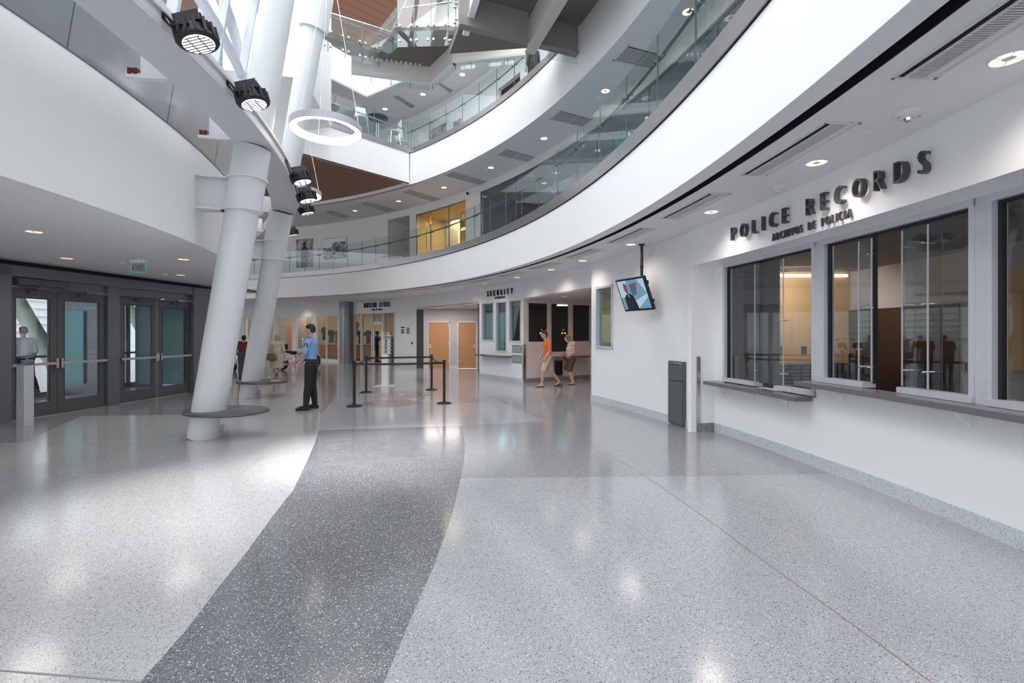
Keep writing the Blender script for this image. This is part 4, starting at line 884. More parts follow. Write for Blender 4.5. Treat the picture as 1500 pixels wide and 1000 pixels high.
# ------------------------------------------------------------------ F2 balcony (level 3) and wood soffit
ZB2, ZT2 = ZC2, 8.27; R2 = 18.02
cor = Vector((-3.8, 17.4)); tcor = math.atan2(cor.y-C2[1], cor.x-C2[0]); tend = ang(820, R2, C2)
Lf = (-9.6, 11.2)
mb = MB(); mb.sector(R2, R2+.02, -.5, tcor, ZB2-.006, ZT2, C2, n=140); mb.sector(R2, R2+.02, -.5, tend, ZT2, 12.6, C2, n=80); S('wall_balcony_upper', mb, 'white', smooth=True)
mb = MB(); mb.slab(cor, Lf, 0, 1, 7.16, ZT2, -.1, 0); S('wall_balcony_upper_left', mb, 'white')
mb = MB(); mb.sector(R2, R2+.08, tcor-.02, 1.9, ZB2, 7.26, C2, n=60); S('trim_7', mb, 'white')
poly = [tuple(cor)] + [tuple(pol(R2+.02, tcor+(1.85-tcor)*i/24, C2)[:2]) for i in range(1, 25)] + [(-20, 17), (-16, 8), (Lf[0]-.1, Lf[1]+.1)]
mb = MB(); mb.prism(poly, 7.25, 7.3); S('ceiling_wood', mb, 'ceil_wood')
mb = MB(); mb.prism(poly, 8.2, 8.38); mb.sector(R2+.1, R2+6.5, -.4, tcor+.35, 8.2, 8.38, C2, n=70); S('floor_level_three', mb, 'terrazzo')
mb = MB(); mb.sector(R2-.03, R2+.1, tend, tcor, ZT2, 8.44, C2, n=80); mb.slab(cor, Lf, -.005, 1, ZT2, 8.44, -.1, .03); S('trim_8', mb, 'trim_metal')
mb = MB(); mb.sector(R2-.003, R2+.05, tend, tcor, ZT2-.012, ZT2+.002, C2, n=80); mb.slab(cor, Lf, 0, 1, 7.155, 7.175, -.05, .004); S('trim_9', mb, 'slot')
cu = sorted([ang(x, R2+.04, C2) for x in (630, 653.4, 677.6, 702, 727.6, 753.6, 783, 816)] + [tcor])
guardrail('glass_balustrade', 'curved glass balustrade with thin handrail along the second balcony right of the corner', None, cu, 8.42, 9.40, 9.12, .09, C2, R2, .016)
# straight rail on the left
t = thing('glass_balustrade', 'straight glass balustrade in front of the white stools on the second balcony', 'balustrade', (cor.x, cor.y, 8.4))
L = (Vector(Lf)-cor).length; nseg = 6
for k in range(nseg):
    mb = MB(); mb.slab(cor, Lf, k/nseg+.002, (k+1)/nseg-.002, 8.42, 9.40, -.05, -.035); mb.slab(cor, Lf, k/nseg+.0005, k/nseg+.002, 8.42, 9.40, -.05, -.035, 1); mb.slab(cor, Lf, (k+1)/nseg-.002, (k+1)/nseg-.0005, 8.42, 9.40, -.05, -.035, 1); mb.build('glass_panel', ['glass_rail', 'glass_edge'], t)
dv = (Vector(Lf)-cor).normalized(); nv = Vector((dv.y, -dv.x))
mb = MB(); q0 = cor+nv*.12; q1 = Vector(Lf)+nv*.12; mb.tube([(q0.x, q0.y, 9.14), (q1.x, q1.y, 9.14)], .02, 10); mb.build('handrail', 'steel_blue', t, smooth=True)
for k in range(nseg+1):
    p = cor.lerp(Vector(Lf), min(.99, max(.01, k/nseg))); mb = MB(); mb.cyl((p.x+nv.x*.02, p.y+nv.y*.02, 9.1), (p.x+nv.x*.12, p.y+nv.y*.12, 9.1), .012, n=8); mb.cyl((p.x+nv.x*.01, p.y+nv.y*.01, 9.1), (p.x+nv.x*.03, p.y+nv.y*.03, 9.1), .026, n=10); mb.build('rail_bracket', 'steel_blue', t, smooth=True)
# level 3 back wall, ceiling, fascia 3
ZC3 = 11.1
mb = MB(); ua_, ub_ = w2(729), w2(762)
mb.sector(RB, RB+.15, ua_, 1.75, 8.38, ZC3); mb.sector(RB, RB+.15, -.4, ub_, 8.38, ZC3); mb.sector(RB, RB+.15, ub_, ua_, 10.2, ZC3)
mb.sector(RB, RB+.15, -.4, 1.75, ZC3+1.2, 15.2); S('wall_level_three', mb, 'white')
mb = MB(); mb.sector(RB+1.5, RB+1.6, ub_-.05, ua_+.05, 8.38, 10.2); mb.sector(RB+.15, RB+1.6, ub_-.05, ua_+.05, 10.2, 10.25); mb.sector(RB+.15, RB+1.5, ua_, ua_+.004, 8.38, 10.2); S('wall_alcove_level_three', mb, 'dark_panel')
F3 = [(-9.2, 13.9), (-7.05, 17.1), (-5.83, 18.9), (-3.8, 17.5), (-1.9, 15.7), (0, 13.3), (1.3, 11.2), (2.2, 9.0), (2.75, 6.5), (2.95, 3.0), (2.7, -2)]
poly3 = F3 + [tuple(pol(RB+.1, -.24+1.99*i/40)[:2]) for i in range(41)] + [(-22, 18)]
mb = MB(); mb.prism(poly3, ZC3, ZC3+.05); S('ceiling_level_three', mb, 'soffit')
mb = MB()
for P, Q in zip(F3, F3[1:]): mb.slab(P, Q, 0, 1, ZC3-.01, 12.35, -.0, .12)
S('wall_balcony_top', mb, 'white')
mb = MB(); mb.prism([(-14, 17.5), (.5, 16.5), (3, 19), (-3, 24), (-18, 26)], 15.2, 15.3); S('ceiling_wood_upper', mb, 'ceil_wood')
rvent([(582, 139), (609, 155), (603, 159), (575, 141)], ZC3, 'slatted vent in the second balcony ceiling, left of two', 'vents in the second balcony ceiling', 5)
rvent([(645, 121), (665, 132), (659, 136), (640, 122)], ZC3, 'slatted vent in the second balcony ceiling, right of two', 'vents in the second balcony ceiling', 5)
downs([(677, 109), (619.5, 138), (564, 159.5)], ZC3, .12, 'the second balcony ceiling', 'downlights above the second balcony')
for x0, x1, y0, y1, lb in ((629, 654, 186, 203, 'wide black and white photograph low on the second balcony wall'), (665, 676, 176, 186, 'small dark photograph on the second balcony wall')):
    picture(x0, x1, y0, y1, RB, 'photo_level', lb)
# bulkhead white between the columns
t = MB(); t.prism([(-7.0, 11.4), (-5.2, 11.8), (-5.6, 14.6), (-9.5, 15.5)], 8.0, 12.5); S('wall_bulkhead', t, 'white')

# ------------------------------------------------------------------ stair landing
Gp = [Vector(p) for p in ((-4.9, 11.42), (-3.5, 12.35), (-2.8, 11.47), (-1.55, 11.4), (-1.0, 9.87), (-.35, 7.6))]
Bp = [Vector(p) for p in ((-4.25, 12.45), (-2.28, 12.98), (-1.52, 12.0), (.34, 11.65))]
st = thing('stair_landing', 'beige and dark concrete stair landing with glass guards crossing above the second balcony', 'staircase', (-2, 11.5, 8.5))
mb = MB(); mb.prism([tuple(Gp[0]), tuple(Gp[1]), tuple(Gp[2]), tuple(Gp[3]), tuple(Bp[3]), tuple(Bp[2]), tuple(Bp[1]), tuple(Bp[0])], 8.96, 9.06); mb.build('landing_slab', 'concrete_dark', st)
mb = MB()
for P, Q in zip(Bp, Bp[1:]): mb.slab(P, Q, 0, 1, 8.52, 8.96, 0, .08)
mb.build('stringer', 'beige', st)
mb = MB()
for P, Q, n in ((Bp[0], Bp[1], 13), (Bp[2], Bp[3], 13)):
    for k in range(n): mb.slab(P, Q, .12+.8*k/n, .12+.8*(k+.55)/n, 8.90, 8.959, -.09, -.001)
mb.build('step_edges', 'beige', st)
mb = MB()
for P, Q in zip(Bp, Bp[1:]): mb.slab(P, Q, .0, 1, 8.36, 8.56, .09, .105)
mb.build('lower_glass', 'glass_rail', st)
mb = MB()
for P, Q, n in ((Bp[0], Bp[1], 4), (Bp[1], Bp[2], 1), (Bp[2], Bp[3], 4)):
    for k in range(n+1): mb.slab(P, Q, max(0, k/n-.004), min(1, k/n+.004), 8.36, 8.56, .088, .107)
mb.build('glass_joint', 'glass_edge', st)
mb = MB()
for P, Q in zip(Bp, Bp[1:]): mb.slab(P, Q, 0, 1, 8.51, 8.54, .0, .10)
mb.build('edge_trim', 'soffit', st)
gs = thing('glass_guard', 'tall frameless zigzag glass guard with point fixings on the stair landing at the top', 'balustrade', (-2.5, 11.6, 8.5))
def gpanels(P, Q, n, z0=8.58, z1=9.58, fix=True):
    for k in range(n):
        mb = MB(); mb.slab(P, Q, k/n+.008, (k+1)/n-.008, z0, z1, 0, .016); mb.slab(P, Q, k/n+.003, k/n+.008, z0, z1, 0, .016, 1); mb.slab(P, Q, (k+1)/n-.008, (k+1)/n-.003, z0, z1, 0, .016, 1); o = mb.build('glass_panel', ['glass_rail', 'glass_edge'], gs)
        if fix:
            d = (Q-P); L_ = d.length; nrm = Vector((-d.y, d.x)).normalized()
            for u in (k/n+.07/L_, (k+1)/n-.07/L_):
                for z in (z0+.16, z0+.52):
                    p = P+d*u; fx = MB(); fx.cyl((p.x-nrm.x*.03, p.y-nrm.y*.03, z), (p.x+nrm.x*.04, p.y+nrm.y*.04, z), .026, n=10); fx.build('point_fixing', 'stainless', o, smooth=True)
gpanels(Gp[0], Gp[1], 4); gpanels(Gp[1], Gp[2], 1); gpanels(Gp[2], Gp[3], 3, 8.58, 9.8); gpanels(Gp[3], Gp[4], 2, 8.5, 9.8); gpanels(Gp[4], Gp[5], 3, 8.5, 9.8)
mb = MB(); off = Vector((.1, .1)); mb.tube([(*(Gp[0]+off), 9.5), (*(Gp[1]+Vector((0, .12))), 9.5), (*(Gp[2]+off), 9.6), (*(Gp[3]+off), 9.7)], .022, 8); mb.build('handrail', 'rail_metal', gs, smooth=True)
mb = MB(); mb.tube([(*(Gp[0]+Vector((-.3, 1.2))), 10.3), (*(Gp[1]+Vector((.1, .9))), 10.1), (*(Gp[1]+Vector((.8, .1))), 10.6)], .018, 8); mb.build('far_handrail', 'steel_blue', gs, smooth=True)
# level 3 bridge: slab and girders
mb = MB(); mb.prism([(-1.5, 11.3), (-1.0, 9.87), (-.35, 7.6), (2.4, 6.4), (2.45, 7.0), (2.1, 8.4), (1.5, 10.2), (.9, 11.0)], 8.32, 8.48); mb.build('bridge_slab', 'concrete_dark', label='dark concrete bridge slab between steel beams at the top of the view', cat='bridge')
def girder(P, Q, z0, z1, w, m, label):
    t = thing('steel_beam', label, 'beam', (P[0], P[1], z0)); a = MB(); a.slab(P, Q, 0, 1, z0+.03, z1, -w/2, w/2); a.build('web', m, t)
    b = MB(); b.slab(P, Q, 0, 1, z0, z0+.03, -w*1.1, w*1.1); b.build('flange', m, t); return t
girder((-1.055, 9.33), (.33, 9.88), 7.70, 8.32, .08, 'beam_taupe', 'taupe steel beam crossing from the stair glass to the long diagonal beam')
girder((.49, 9.95), (1.42, 10.31), 7.70, 8.32, .08, 'beam_taupe', 'short taupe steel beam ending at the white balcony wall')
girder((.38, 10.12), (1.5, 6.55), 7.62, 8.32, .10, 'beige', 'long pale diagonal steel beam running up out of the frame')
girder((-.98, 9.95), (-.30, 7.6), 7.9, 8.32, .06, 'white', 'slim pale beam under the edge of the stair glass')
mb = MB(); mb.slab((.75, 10.08), (1.42, 10.34), 0, 1, 7.48, 7.69, -.05, -.035); mb.build('hanging_glass', 'glass_rail', label='loose strip of clear glass below the short beam against the white wall', cat='glass panel')

# ------------------------------------------------------------------ cafe furniture level 3
def stool(loc, rot, label, group='white high stools'):
    t = thing('bar_stool', label, 'stool', loc, rot, group=group)
    a = MB(); a.lathe((0, 0, 0), [(.02, .72), (.17, .72), (.21, .75), (.20, .77), (.02, .76)], 20); a.build('seat', 'stool_white', t, local=True, smooth=True)
    b = MB(); b.extr([(-.19, .17, .80), (-.15, .20, 1.12), (.15, .20, 1.12), (.19, .17, .80)], (0, .02, 0)); b.build('backrest', 'stool_white', t, local=True, bevel=.008)
    for sx in (-1, 1):
        for sy in (-1, 1):
            c = MB(); c.cyl((sx*.13, sy*.13, .73), (sx*.21, sy*.21, 0), .012, n=8); c.build('leg', 'steel_blue', t, local=True, smooth=True)
    d = MB(); d.tube([(.19*math.cos(a_), .19*math.sin(a_), .28) for a_ in [PI/4+PI/2*i for i in range(4)]], .009, 6, 0, True); d.build('footrest', 'steel_blue', t, local=True)
    t.scale = (1.15, 1.15, 1.33); return t
def cafe_table(loc, label, h=1.0):
    t = thing('cafe_table', label, 'table', loc, group='round cafe tables')
    a = MB(); a.lathe((0, 0, 0), [(.38, h-.03), (.40, h-.015), (.38, h)], 28); a.build('tabletop', 'table_dark', t, local=True, smooth=True)
    for s_ in (-.04, .04): b = MB(); b.cyl((s_, 0, .02), (s_, 0, h-.03), .018, n=8); b.build('leg', 'steel_blue', t, local=True, smooth=True)
    c = MB(); c.lathe((0, 0, 0), [(.24, 0), (.24, .012), (.05, .03)], 24); c.build('base', 'steel_blue', t, local=True, smooth=True); t.scale = (1, 1, 1.35)
def at3(x, Y): return ((x-750)*Y/F, Y, 8.38)
stool(at3(530, 17.0), .5, 'white high stool just right of the pendant cable on the second balcony')
stool(at3(577, 18.2), -1.0, 'white high stool at the right side of the round cafe table'); stool(at3(466, 15.6), .8, 'white high stool just right of the second column at the balcony glass')
stool(at3(590, 19.2), 2.6, 'white stool nearest the balcony corner, mostly hidden behind the metal edge')
cafe_table(at3(553, 17.7), 'dark round cafe table between two white stools on the second balcony')
cafe_table(at3(480, 16.8), 'dark round cafe table behind the pendant cables on the second balcony')
p = at3(505, 17.4)

# ------------------------------------------------------------------ LEFT: entrance
def dx(Y): return -9.2 + .105*(Y-8.8)
P0 = (dx(2), 2.0); P1 = (dx(16.5), 16.5)
def ud(x): return useg(x, P0, P1)
def Yd(u): return P0[1]+(P1[1]-P0[1])*u
ZL = 2.97
mb = MB(); 
mb.slab(P0, P1, 0, ud(338), 2.87, 3.0, .10, .2); S('recess_shadow', mb, 'black')  # set-back black strip painting in the recess shadow above the header
fr = MB(); uA, uM0, uM1, uB = ud(10), ud(154.5), ud(172), ud(284)
fr.slab(P0, P1, 0, uB, 2.67, 2.87, -.10, .12)
fr.slab(P0, P1, ud(-40), uA, 0, 2.87, -.10, .12); fr.slab(P0, P1, uM0, uM1, 0, 2.67, -.06, .12); fr.slab(P0, P1, ud(278), ud(302), 0, 2.87, -.12, .12)
fr.slab(P0, P1, uA, uB, 2.50, 2.67, 0, .10)
S('wall_left', fr, 'frame_metal')
mb = MB(); mb.slab(P0, P1, 0, ud(-40), 0, 2.67, 0, .1); S('wall_left_near', mb, 'frame_metal')
mb = MB(); mb.slab(P0, P1, ud(302), .86, 0, 2.87, 0, .1); S('wall_left_far', mb, 'facade_pale')
w = flat_window(21, P0, P1, 304, 330, .1, 2.85, 'glass_teal', 'frame_metal')
def entry_door(n, xa, xb, handed, label_op):
    ua, ubb = ud(xa), ud(xb); Lw = math.hypot(P1[0]-P0[0], P1[1]-P0[1]); t = thing('door_%d' % n, None, None, Vector((*P0, 0)).lerp(Vector((*P1, 0)), (ua+ubb)/2), kind='structure')
    sw = .145/Lw; zb_, zt_ = .28, 2.28
    mb = MB(); mb.slab(P0, P1, ua+.0008, ua+sw, .015, 2.47, .0, .05); mb.slab(P0, P1, ubb-sw, ubb-.0008, .015, 2.47, .0, .05); mb.slab(P0, P1, ua+sw, ubb-sw, .015, zb_, .0, .05); mb.slab(P0, P1, ua+sw, ubb-sw, zt_, 2.47, .0, .05)
    mb.build('door_leaf', 'door_metal', t)
    g_ = MB(); g_.slab(P0, P1, ua+sw, ubb-sw, zb_, zt_, .02, .03); g_.build('door_pane', 'glass_clear' if n != 7 else 'glass_teal', t)
    k = MB(); k.slab(P0, P1, ua+sw-.0008, ua+sw, zb_, zt_, -.004, .02); k.slab(P0, P1, ubb-sw, ubb-sw+.0008, zb_, zt_, -.004, .02); k.slab(P0, P1, ua+sw, ubb-sw, zt_, zt_+.012, -.004, .02); k.build('glazing_bead', 'black', t)
    b = MB(); b.slab(P0, P1, ua+.03/Lw, ubb-.03/Lw, 1.0, 1.05, -.09, -.05); b.build('push_bar', 'bar_metal', t)
    s_ = MB(); e = (ubb-.07/Lw) if handed > 0 else (ua+.02/Lw); s_.slab(P0, P1, e, e+.05/Lw, .93, 1.12, -.075, 0); e2 = (ua+.02/Lw) if handed > 0 else (ubb-.06/Lw); s_.slab(P0, P1, e2, e2+.04/Lw, 1.0, 1.05, -.07, 0); s_.build('bar_end', 'stainless', t)
    c = MB(); c.slab(P0, P1, (ua+ubb)/2-.1/Lw, (ua+ubb)/2+.25/Lw, 2.37, 2.44, -.06, 0); c.build('door_closer', 'grey_paint', t)
    c = MB(); c.slab(P0, P1, ua+.1/Lw, (ua+ubb)/2, 2.47, 2.49, -.12, -.09); c.slab(P0, P1, (ua+ubb)/2-.02/Lw, (ua+ubb)/2, 2.42, 2.47, -.11, -.05); c.build('closer_arm', 'grey_paint', t)
    th_ = MB(); th_.slab(P0, P1, ua, ubb, 0, .012, -.02, .06); th_.build('threshold', 'stainless', t)
    return t
entry_door(4, 10, 83.5, 1, ''); entry_door(5, 83.5, 154, -1, ''); entry_door(6, 173.5, 229, 1, ''); entry_door(7, 231, 277.5, -1, '')
Lw = math.hypot(P1[0]-P0[0], P1[1]-P0[1])
t = thing('door_operator', 'long grey automatic door opener box above the nearest entrance doors', 'door opener', Vector((*P0, 2.52)).lerp(Vector((*P1, 2.52)), ud(55)))
mb = MB(); mb.slab(P0, P1, ud(20), ud(95), 2.52, 2.64, -.11, -.002); mb.build('casing', 'grey_paint', t, bevel=.006)
mb = MB(); mb.slab(P0, P1, ud(50), ud(51), 2.42, 2.52, -.09, -.05); mb.slab(P0, P1, ud(46), ud(84), 2.43, 2.47, -.10, -.06); mb.build('arm', 'grey_paint', t)
# bollard post
p = pz(33, 623, 0)
t = thing('door_button_post', 'pale metal square post standing in front of the nearest entrance door', 'post', (p.x, p.y, 0))
mb = MB(); mb.box((p.x-.07, p.y-.04, 0), (p.x+.07, p.y+.13, 1.06)); mb.build('post_body', 'frame_light', t, bevel=.004)
mb = MB(); mb.extr([(p.x-.075, p.y-.045, 1.06), (p.x-.075, p.y+.135, 1.06), (p.x-.075, p.y+.135, 1.14)], (.15, 0, 0)); mb.build('cap', 'grey_paint', t)
# vestibule + outside
V0 = (P0[0]-3.0, 4.0); V1 = (P1[0]-3.2, 15.5)
mb = MB()
for u in (0, .2, .4, .52, .72, .9, 1): mb.slab(V0, V1, max(0, u-.006), min(1, u+.006), 0, 2.9, -.04, .04)
mb.slab(V0, V1, 0, 1, 2.5, 2.9, -.04, .04); mb.slab(V0, V1, 0, 1, 0, .12, -.04, .04); mb.slab(V0, V1, 0, 1, 1.0, 1.06, -.04, .04)
mb.slab((-12.0, 12.4), (-10.75, 12.4), 0, 1, 0, 2.9, -.04, .04); S('wall_vestibule', mb, 'frame_metal')
mb = MB(); mb.box((-11.6, 14.5, .05), (-9.9, 14.54, 2.6)); mb.build('frosted_panel', 'teal_frost', label='pale teal frosted panel seen through the far pair of entrance doors', cat='panel')
mb = MB(); mb.prism([(-15, 2), (-9.2, 2), (-8.5, 16), (-15, 16)], 2.98, 3.05); S('ceiling_vestibule', mb, 'grey_paint')
mb = MB(); mb.box((-60, -10, -.05), (-12.5, 60, -.01)); S('floor_plaza', mb, 'plaza')
bd = MB(); bd.box((-40, -5, 0), (-38, 60, 9))
for k in range(14): bd.box((-38.0, -5, .5+.62*k), (-37.8, 60, .62+.62*k), 1)
bd.build('pale_building', ['facade_pale', 'soffit'], label='pale banded building across the plaza seen through the entrance doors', cat='building')
mb = MB(); mb.box((-11.75, 12.3, .3), (-11.2, 12.35, 2.2)); mb.build('inner_door_pane', 'teal_frost', label='pale teal glass of the inner vestibule door seen through the second entrance door', cat='door')
for i, (x, lb) in enumerate(((24, 'leaning pale green steel strut outside, seen through the nearest entrance door'), (190, 'leaning pale green steel strut outside, seen through the third entrance door'))):
    Yv = 15 + i*6; X = (x-750)*Yv/F; mb = MB(); mb.cyl((X+1.6, Yv, 0), (X-1.4, Yv, 5), .22, n=20); mb.build('outdoor_strut', 'green_beam', smooth=True, label=lb, cat='column')

# ring curves
(Cr, Rr) = circ3((-3.32, 4.75), (-4.36, 9.46), (-6.1, 12.9))
RI = Rr-.52; RFa = Rr-1.08; ZR = 4.50
def tr(Y, R):
    return math.asin(max(-1, min(1, (Y-Cr[1])/R)))
tl0, tl1 = tr(-5, Rr), tr(14.0, Rr)+.12
# left ceiling, fascia, steel band
mb = MB(); n = 60; vs = []
a0, a1 = tr(-5, RFa), tr(13, RFa)+.35
arc = [pol(RFa, a0+(a1-a0)*i/n, Cr) for i in range(n+1)]
vs = []; fs = []
for p in arc: q = (dx(p.y)-.12 if p.y < 16 else p.x-3); vs += [(q, p.y, ZL), (p.x, p.y, ZL), (p.x, p.y, ZL+.06), (q, p.y, ZL+.06)]
for i in range(n):
    k = 4*i
    for j in range(4): fs.append((k+j, k+4+j, k+4+(j+1) % 4, k+(j+1) % 4))
mb.add(vs, fs); S('ceiling_entrance', mb, 'white')
mb = MB(); mb.sector(RFa-.06, RFa, a0, a1, ZL-.004, 4.42, Cr, n=90); S('wall_entrance_bulkhead', mb, 'white', smooth=True)
mb = MB(); mb.sector(RFa-.05, RFa+.006, a0, a1, 4.42, 4.435, Cr, n=90); S('trim_11', mb, 'grey_paint')
# leaning facade (parallel to the columns)
LEAN = .167
def fac(t, z, off=0): return pol(RFa-.12+off, t, Cr) + Vector((LEAN*(z-4.45), 0, z))
def facsurf(mb_, ta_, tb_, z0, z1, off, th, n=20, mi=0):
    vs = []; fs = []
    for i in range(n+1):
        t = ta_+(tb_-ta_)*i/n
        for z, o_ in ((z0, off), (z0, off+th), (z1, off+th), (z1, off)): vs.append(fac(t, z, o_))
    for i in range(n):
        k = 4*i
        for j in range(4): fs.append((k+j, k+4+j, k+4+(j+1) % 4, k+(j+1) % 4))
    fs += [(0, 1, 2, 3), (4*n+3, 4*n+2, 4*n+1, 4*n)]; mb_.add(vs, fs, mi)
fa0, fa1 = tr(-3, RFa), tr(11.6, RFa)
mb = MB(); facsurf(mb, a0, fa1+.25, 4.45, 5.32, 0, .05, 60); S('wall_steel_band', mb, 'grey_metal', smooth=True)
mb = MB()
for k in range(12): t = a0+.1+k*.105; facsurf(mb, t, t+.0006, 4.45, 5.32, .05, .002, 1)
S('trim_12', mb, 'grey_paint')
w = thing('window_22', None, None, pol(RFa, (fa0+fa1)/2, Cr)+Vector((0, 0, 5.3)), kind='structure')
mb = MB(); facsurf(mb, fa0, fa1, 5.32, 13.5, .02, .012, 50); mb.build('window_pane', 'glass_facade', w)
mb = MB()
for z in (5.32, 6.35, 7.9, 9.4, 11.2, 13.4): facsurf(mb, fa0, fa1, z, z+.09, -.03, .12, 50)
for z in (5.95, 7.35): facsurf(mb, fa0, fa1, z, z+.22, -.4, .1, 50)
mb.build('window_frame', 'frame_light', w)
mb = MB(); k = 0; t = fa0
while t < fa1:
    facsurf(mb, t, t+.0045, 5.3, 13.5, -.03, .13, 1); t += .082
mb.build('mullion', 'frame_light', w)
# ring beam
def rs(mb_, R0, R1, z0, z1, n=110): mb_.sector(R0, R1, tl0, tl1, z0, z1, Cr, n=n)
t = thing('ring_beam', 'broad curved pale grey steel ring beam carried by the leaning columns', 'beam', (Cr[0]+Rr-.25, 6, ZR))
mb = MB(); rs(mb, RI, Rr, ZR, ZR+.05); mb.build('bottom_plate', 'ring_steel', t, smooth=True)
mb = MB(); rs(mb, Rr-.04, Rr, ZR+.05, ZR+.24); mb.build('edge_plate', 'white_steel', t, smooth=True)
mb = MB(); rs(mb, Rr-.02, Rr+.035, ZR+.14, ZR+.165); mb.build('cable_tray', 'vent_white', t)
mb = MB(); rs(mb, RI, RI+.03, ZR+.05, ZR+.24); mb.build('inner_plate', 'white_steel', t, smooth=True)
# hangers in the gap
hy = [pz(225, 127, 4.45).y, pz(322, 212, 4.45).y, 9.4, 11.2, 12.6]
for i, (x, y) in enumerate(((225, 127), (322, 212), (397, 316), (385, 344))):
    p = pz(x, y, 4.42); a = math.atan2(p.y-Cr[1], p.x-Cr[0]); e = Vector((math.cos(a), math.sin(a), 0)); s_ = Vector((-e.y, e.x, 0))
    lb = 'white bracket with dark red pads beside the ring beam, %s from the left' % ORD[i]
    t = thing('ring_bracket', lb, 'bracket', pol(RI-.2, a, Cr)+Vector((0, 0, 4.42)), group='brackets between the ring beam and the steel band')
    c = pol(RI-.22, a, Cr)+Vector((0, 0, 4.50)); mb = MB(); mb.obox(c+Vector((0, 0, .02)), e*.22, s_*.035, (0, 0, .025)); mb.obox(c+e*.06+Vector((0, 0, .2)), e*.14, s_*.012, (0, 0, .17)); mb.build('arm', 'white_steel', t)
    mb = MB(); mb.obox(c-e*.18+Vector((0, 0, .07)), e*.022, s_*.04, (0, 0, .035)); mb.obox(c-e*.12+Vector((0, 0, .07)), e*.022, s_*.04, (0, 0, .035)); mb.build('pad', 'red_dark', t)
# columns
def column(b, tp, r, label, zr, za, zb_):
    b = Vector(b); tp = Vector(tp); d = (tp-b).normalized(); e = lambda z: b + d*((z-b.z)/d.z)
    t = thing('leaning_column', label, 'column', b)
    mb = MB(); q = e(0); mb.cyl(b-d*0, e(za), r, n=48); mb.build('shaft', 'white_steel', t, smooth=True)
    mb = MB(); mb.cyl(e(za), e(zr), r*1.1, n=48); mb.build('sleeve', 'white_steel', t, smooth=True)
    mb = MB(); mb.cyl(e(zr+.05), tp, r*.98, n=48); mb.build('upper_shaft', 'white_steel', t, smooth=True)
    mb = MB(); mb.cyl(e(za)-Vector((0, 0, .012)), e(za)+Vector((0, 0, .012)), r*1.22, n=48); mb.cyl(e(zb_)-Vector((0, 0, .012)), e(zb_)+Vector((0, 0, .012)), r*1.22, n=48); mb.build('collar_plate', 'white_steel', t, smooth=True)
    # outrigger bracket back to the bulkhead
    for z in (za, zb_): pass
    ca = e((za+zb_)/2); a = math.atan2(ca.y-Cr[1], ca.x-Cr[0]); f = pol(RFa, a, Cr); f = Vector((f.x, f.y, 0)); g = Vector((ca.x, ca.y, 0)); dv_ = (f-g); nn_ = Vector((-dv_.y, dv_.x, 0)).normalized()
    mb = MB()
    for z in (za, zb_):
        c0 = g+dv_*.2; mb.hexa([(c0+nn_*.09)[:2]+(z-.012,), (f+nn_*.14)[:2]+(z-.012,), (f-nn_*.14)[:2]+(z-.012,), (c0-nn_*.09)[:2]+(z-.012,), (c0+nn_*.09)[:2]+(z+.012,), (f+nn_*.14)[:2]+(z+.012,), (f-nn_*.14)[:2]+(z+.012,), (c0-nn_*.09)[:2]+(z+.012,)])
    c0 = g+dv_*.15; mb.hexa([(c0+nn_*.012)[:2]+(za,), (f+nn_*.012)[:2]+(za,), (f-nn_*.012)[:2]+(za,), (c0-nn_*.012)[:2]+(za,), (c0+nn_*.012)[:2]+(zb_,), (f+nn_*.012)[:2]+(zb_,), (f-nn_*.012)[:2]+(zb_,), (c0-nn_*.012)[:2]+(zb_,)])
    o = mb.build('outrigger', 'white_steel', t)
    mb = MB(); s_ = -1 if nn_.y > 0 else 1
    for sgn in (-1, 1):
        c1 = g+dv_*.42; mb.obox(Vector((c1.x, c1.y, (za+zb_)/2))+nn_*sgn*.02, dv_.normalized()*.05, nn_*.008, (0, 0, (zb_-za)*.4))
        for k in range(4): q = Vector((c1.x, c1.y, za+(zb_-za)*(.2+.2*k))); mb.cyl(q+nn_*sgn*.02, q+nn_*sgn*.045, .022, n=10)
    mb.build('bolted_plate', 'white_steel', o)
    return e
def colpt(x, y, Y): return py(x, y, Y)
c1b = Vector(((299.7-750)*7.35/F, 7.35, 0)); c1t = colpt(406.7, 0, 7.35); dd = c1t-c1b; c1t = c1b+dd*1.9
e1 = column(c1b, c1t, .235, 'nearest thick white leaning column with a grey oval bench round its foot', ZR, zat(310, 7.35), zat(264, 7.35))
c2b = Vector(((364.5-750)*11.95/F, 11.95, 0)); c2t = colpt(459.5, 40, 10.6); dd = c2t-c2b
e2 = column(c2b, c2b+dd*1.5, .235, 'farther white leaning column behind the first, with a bottle on its bench', ZR, zat(381, 11.4), zat(355, 11.4))
mb = MB(); q = e2(8.45); q2 = e2(11); mb.cyl(q, q2, .30, n=40); mb.build('column_sleeve', 'white_steel', smooth=True, label='wider white sleeve around the upper part of the farther leaning column', cat='column')
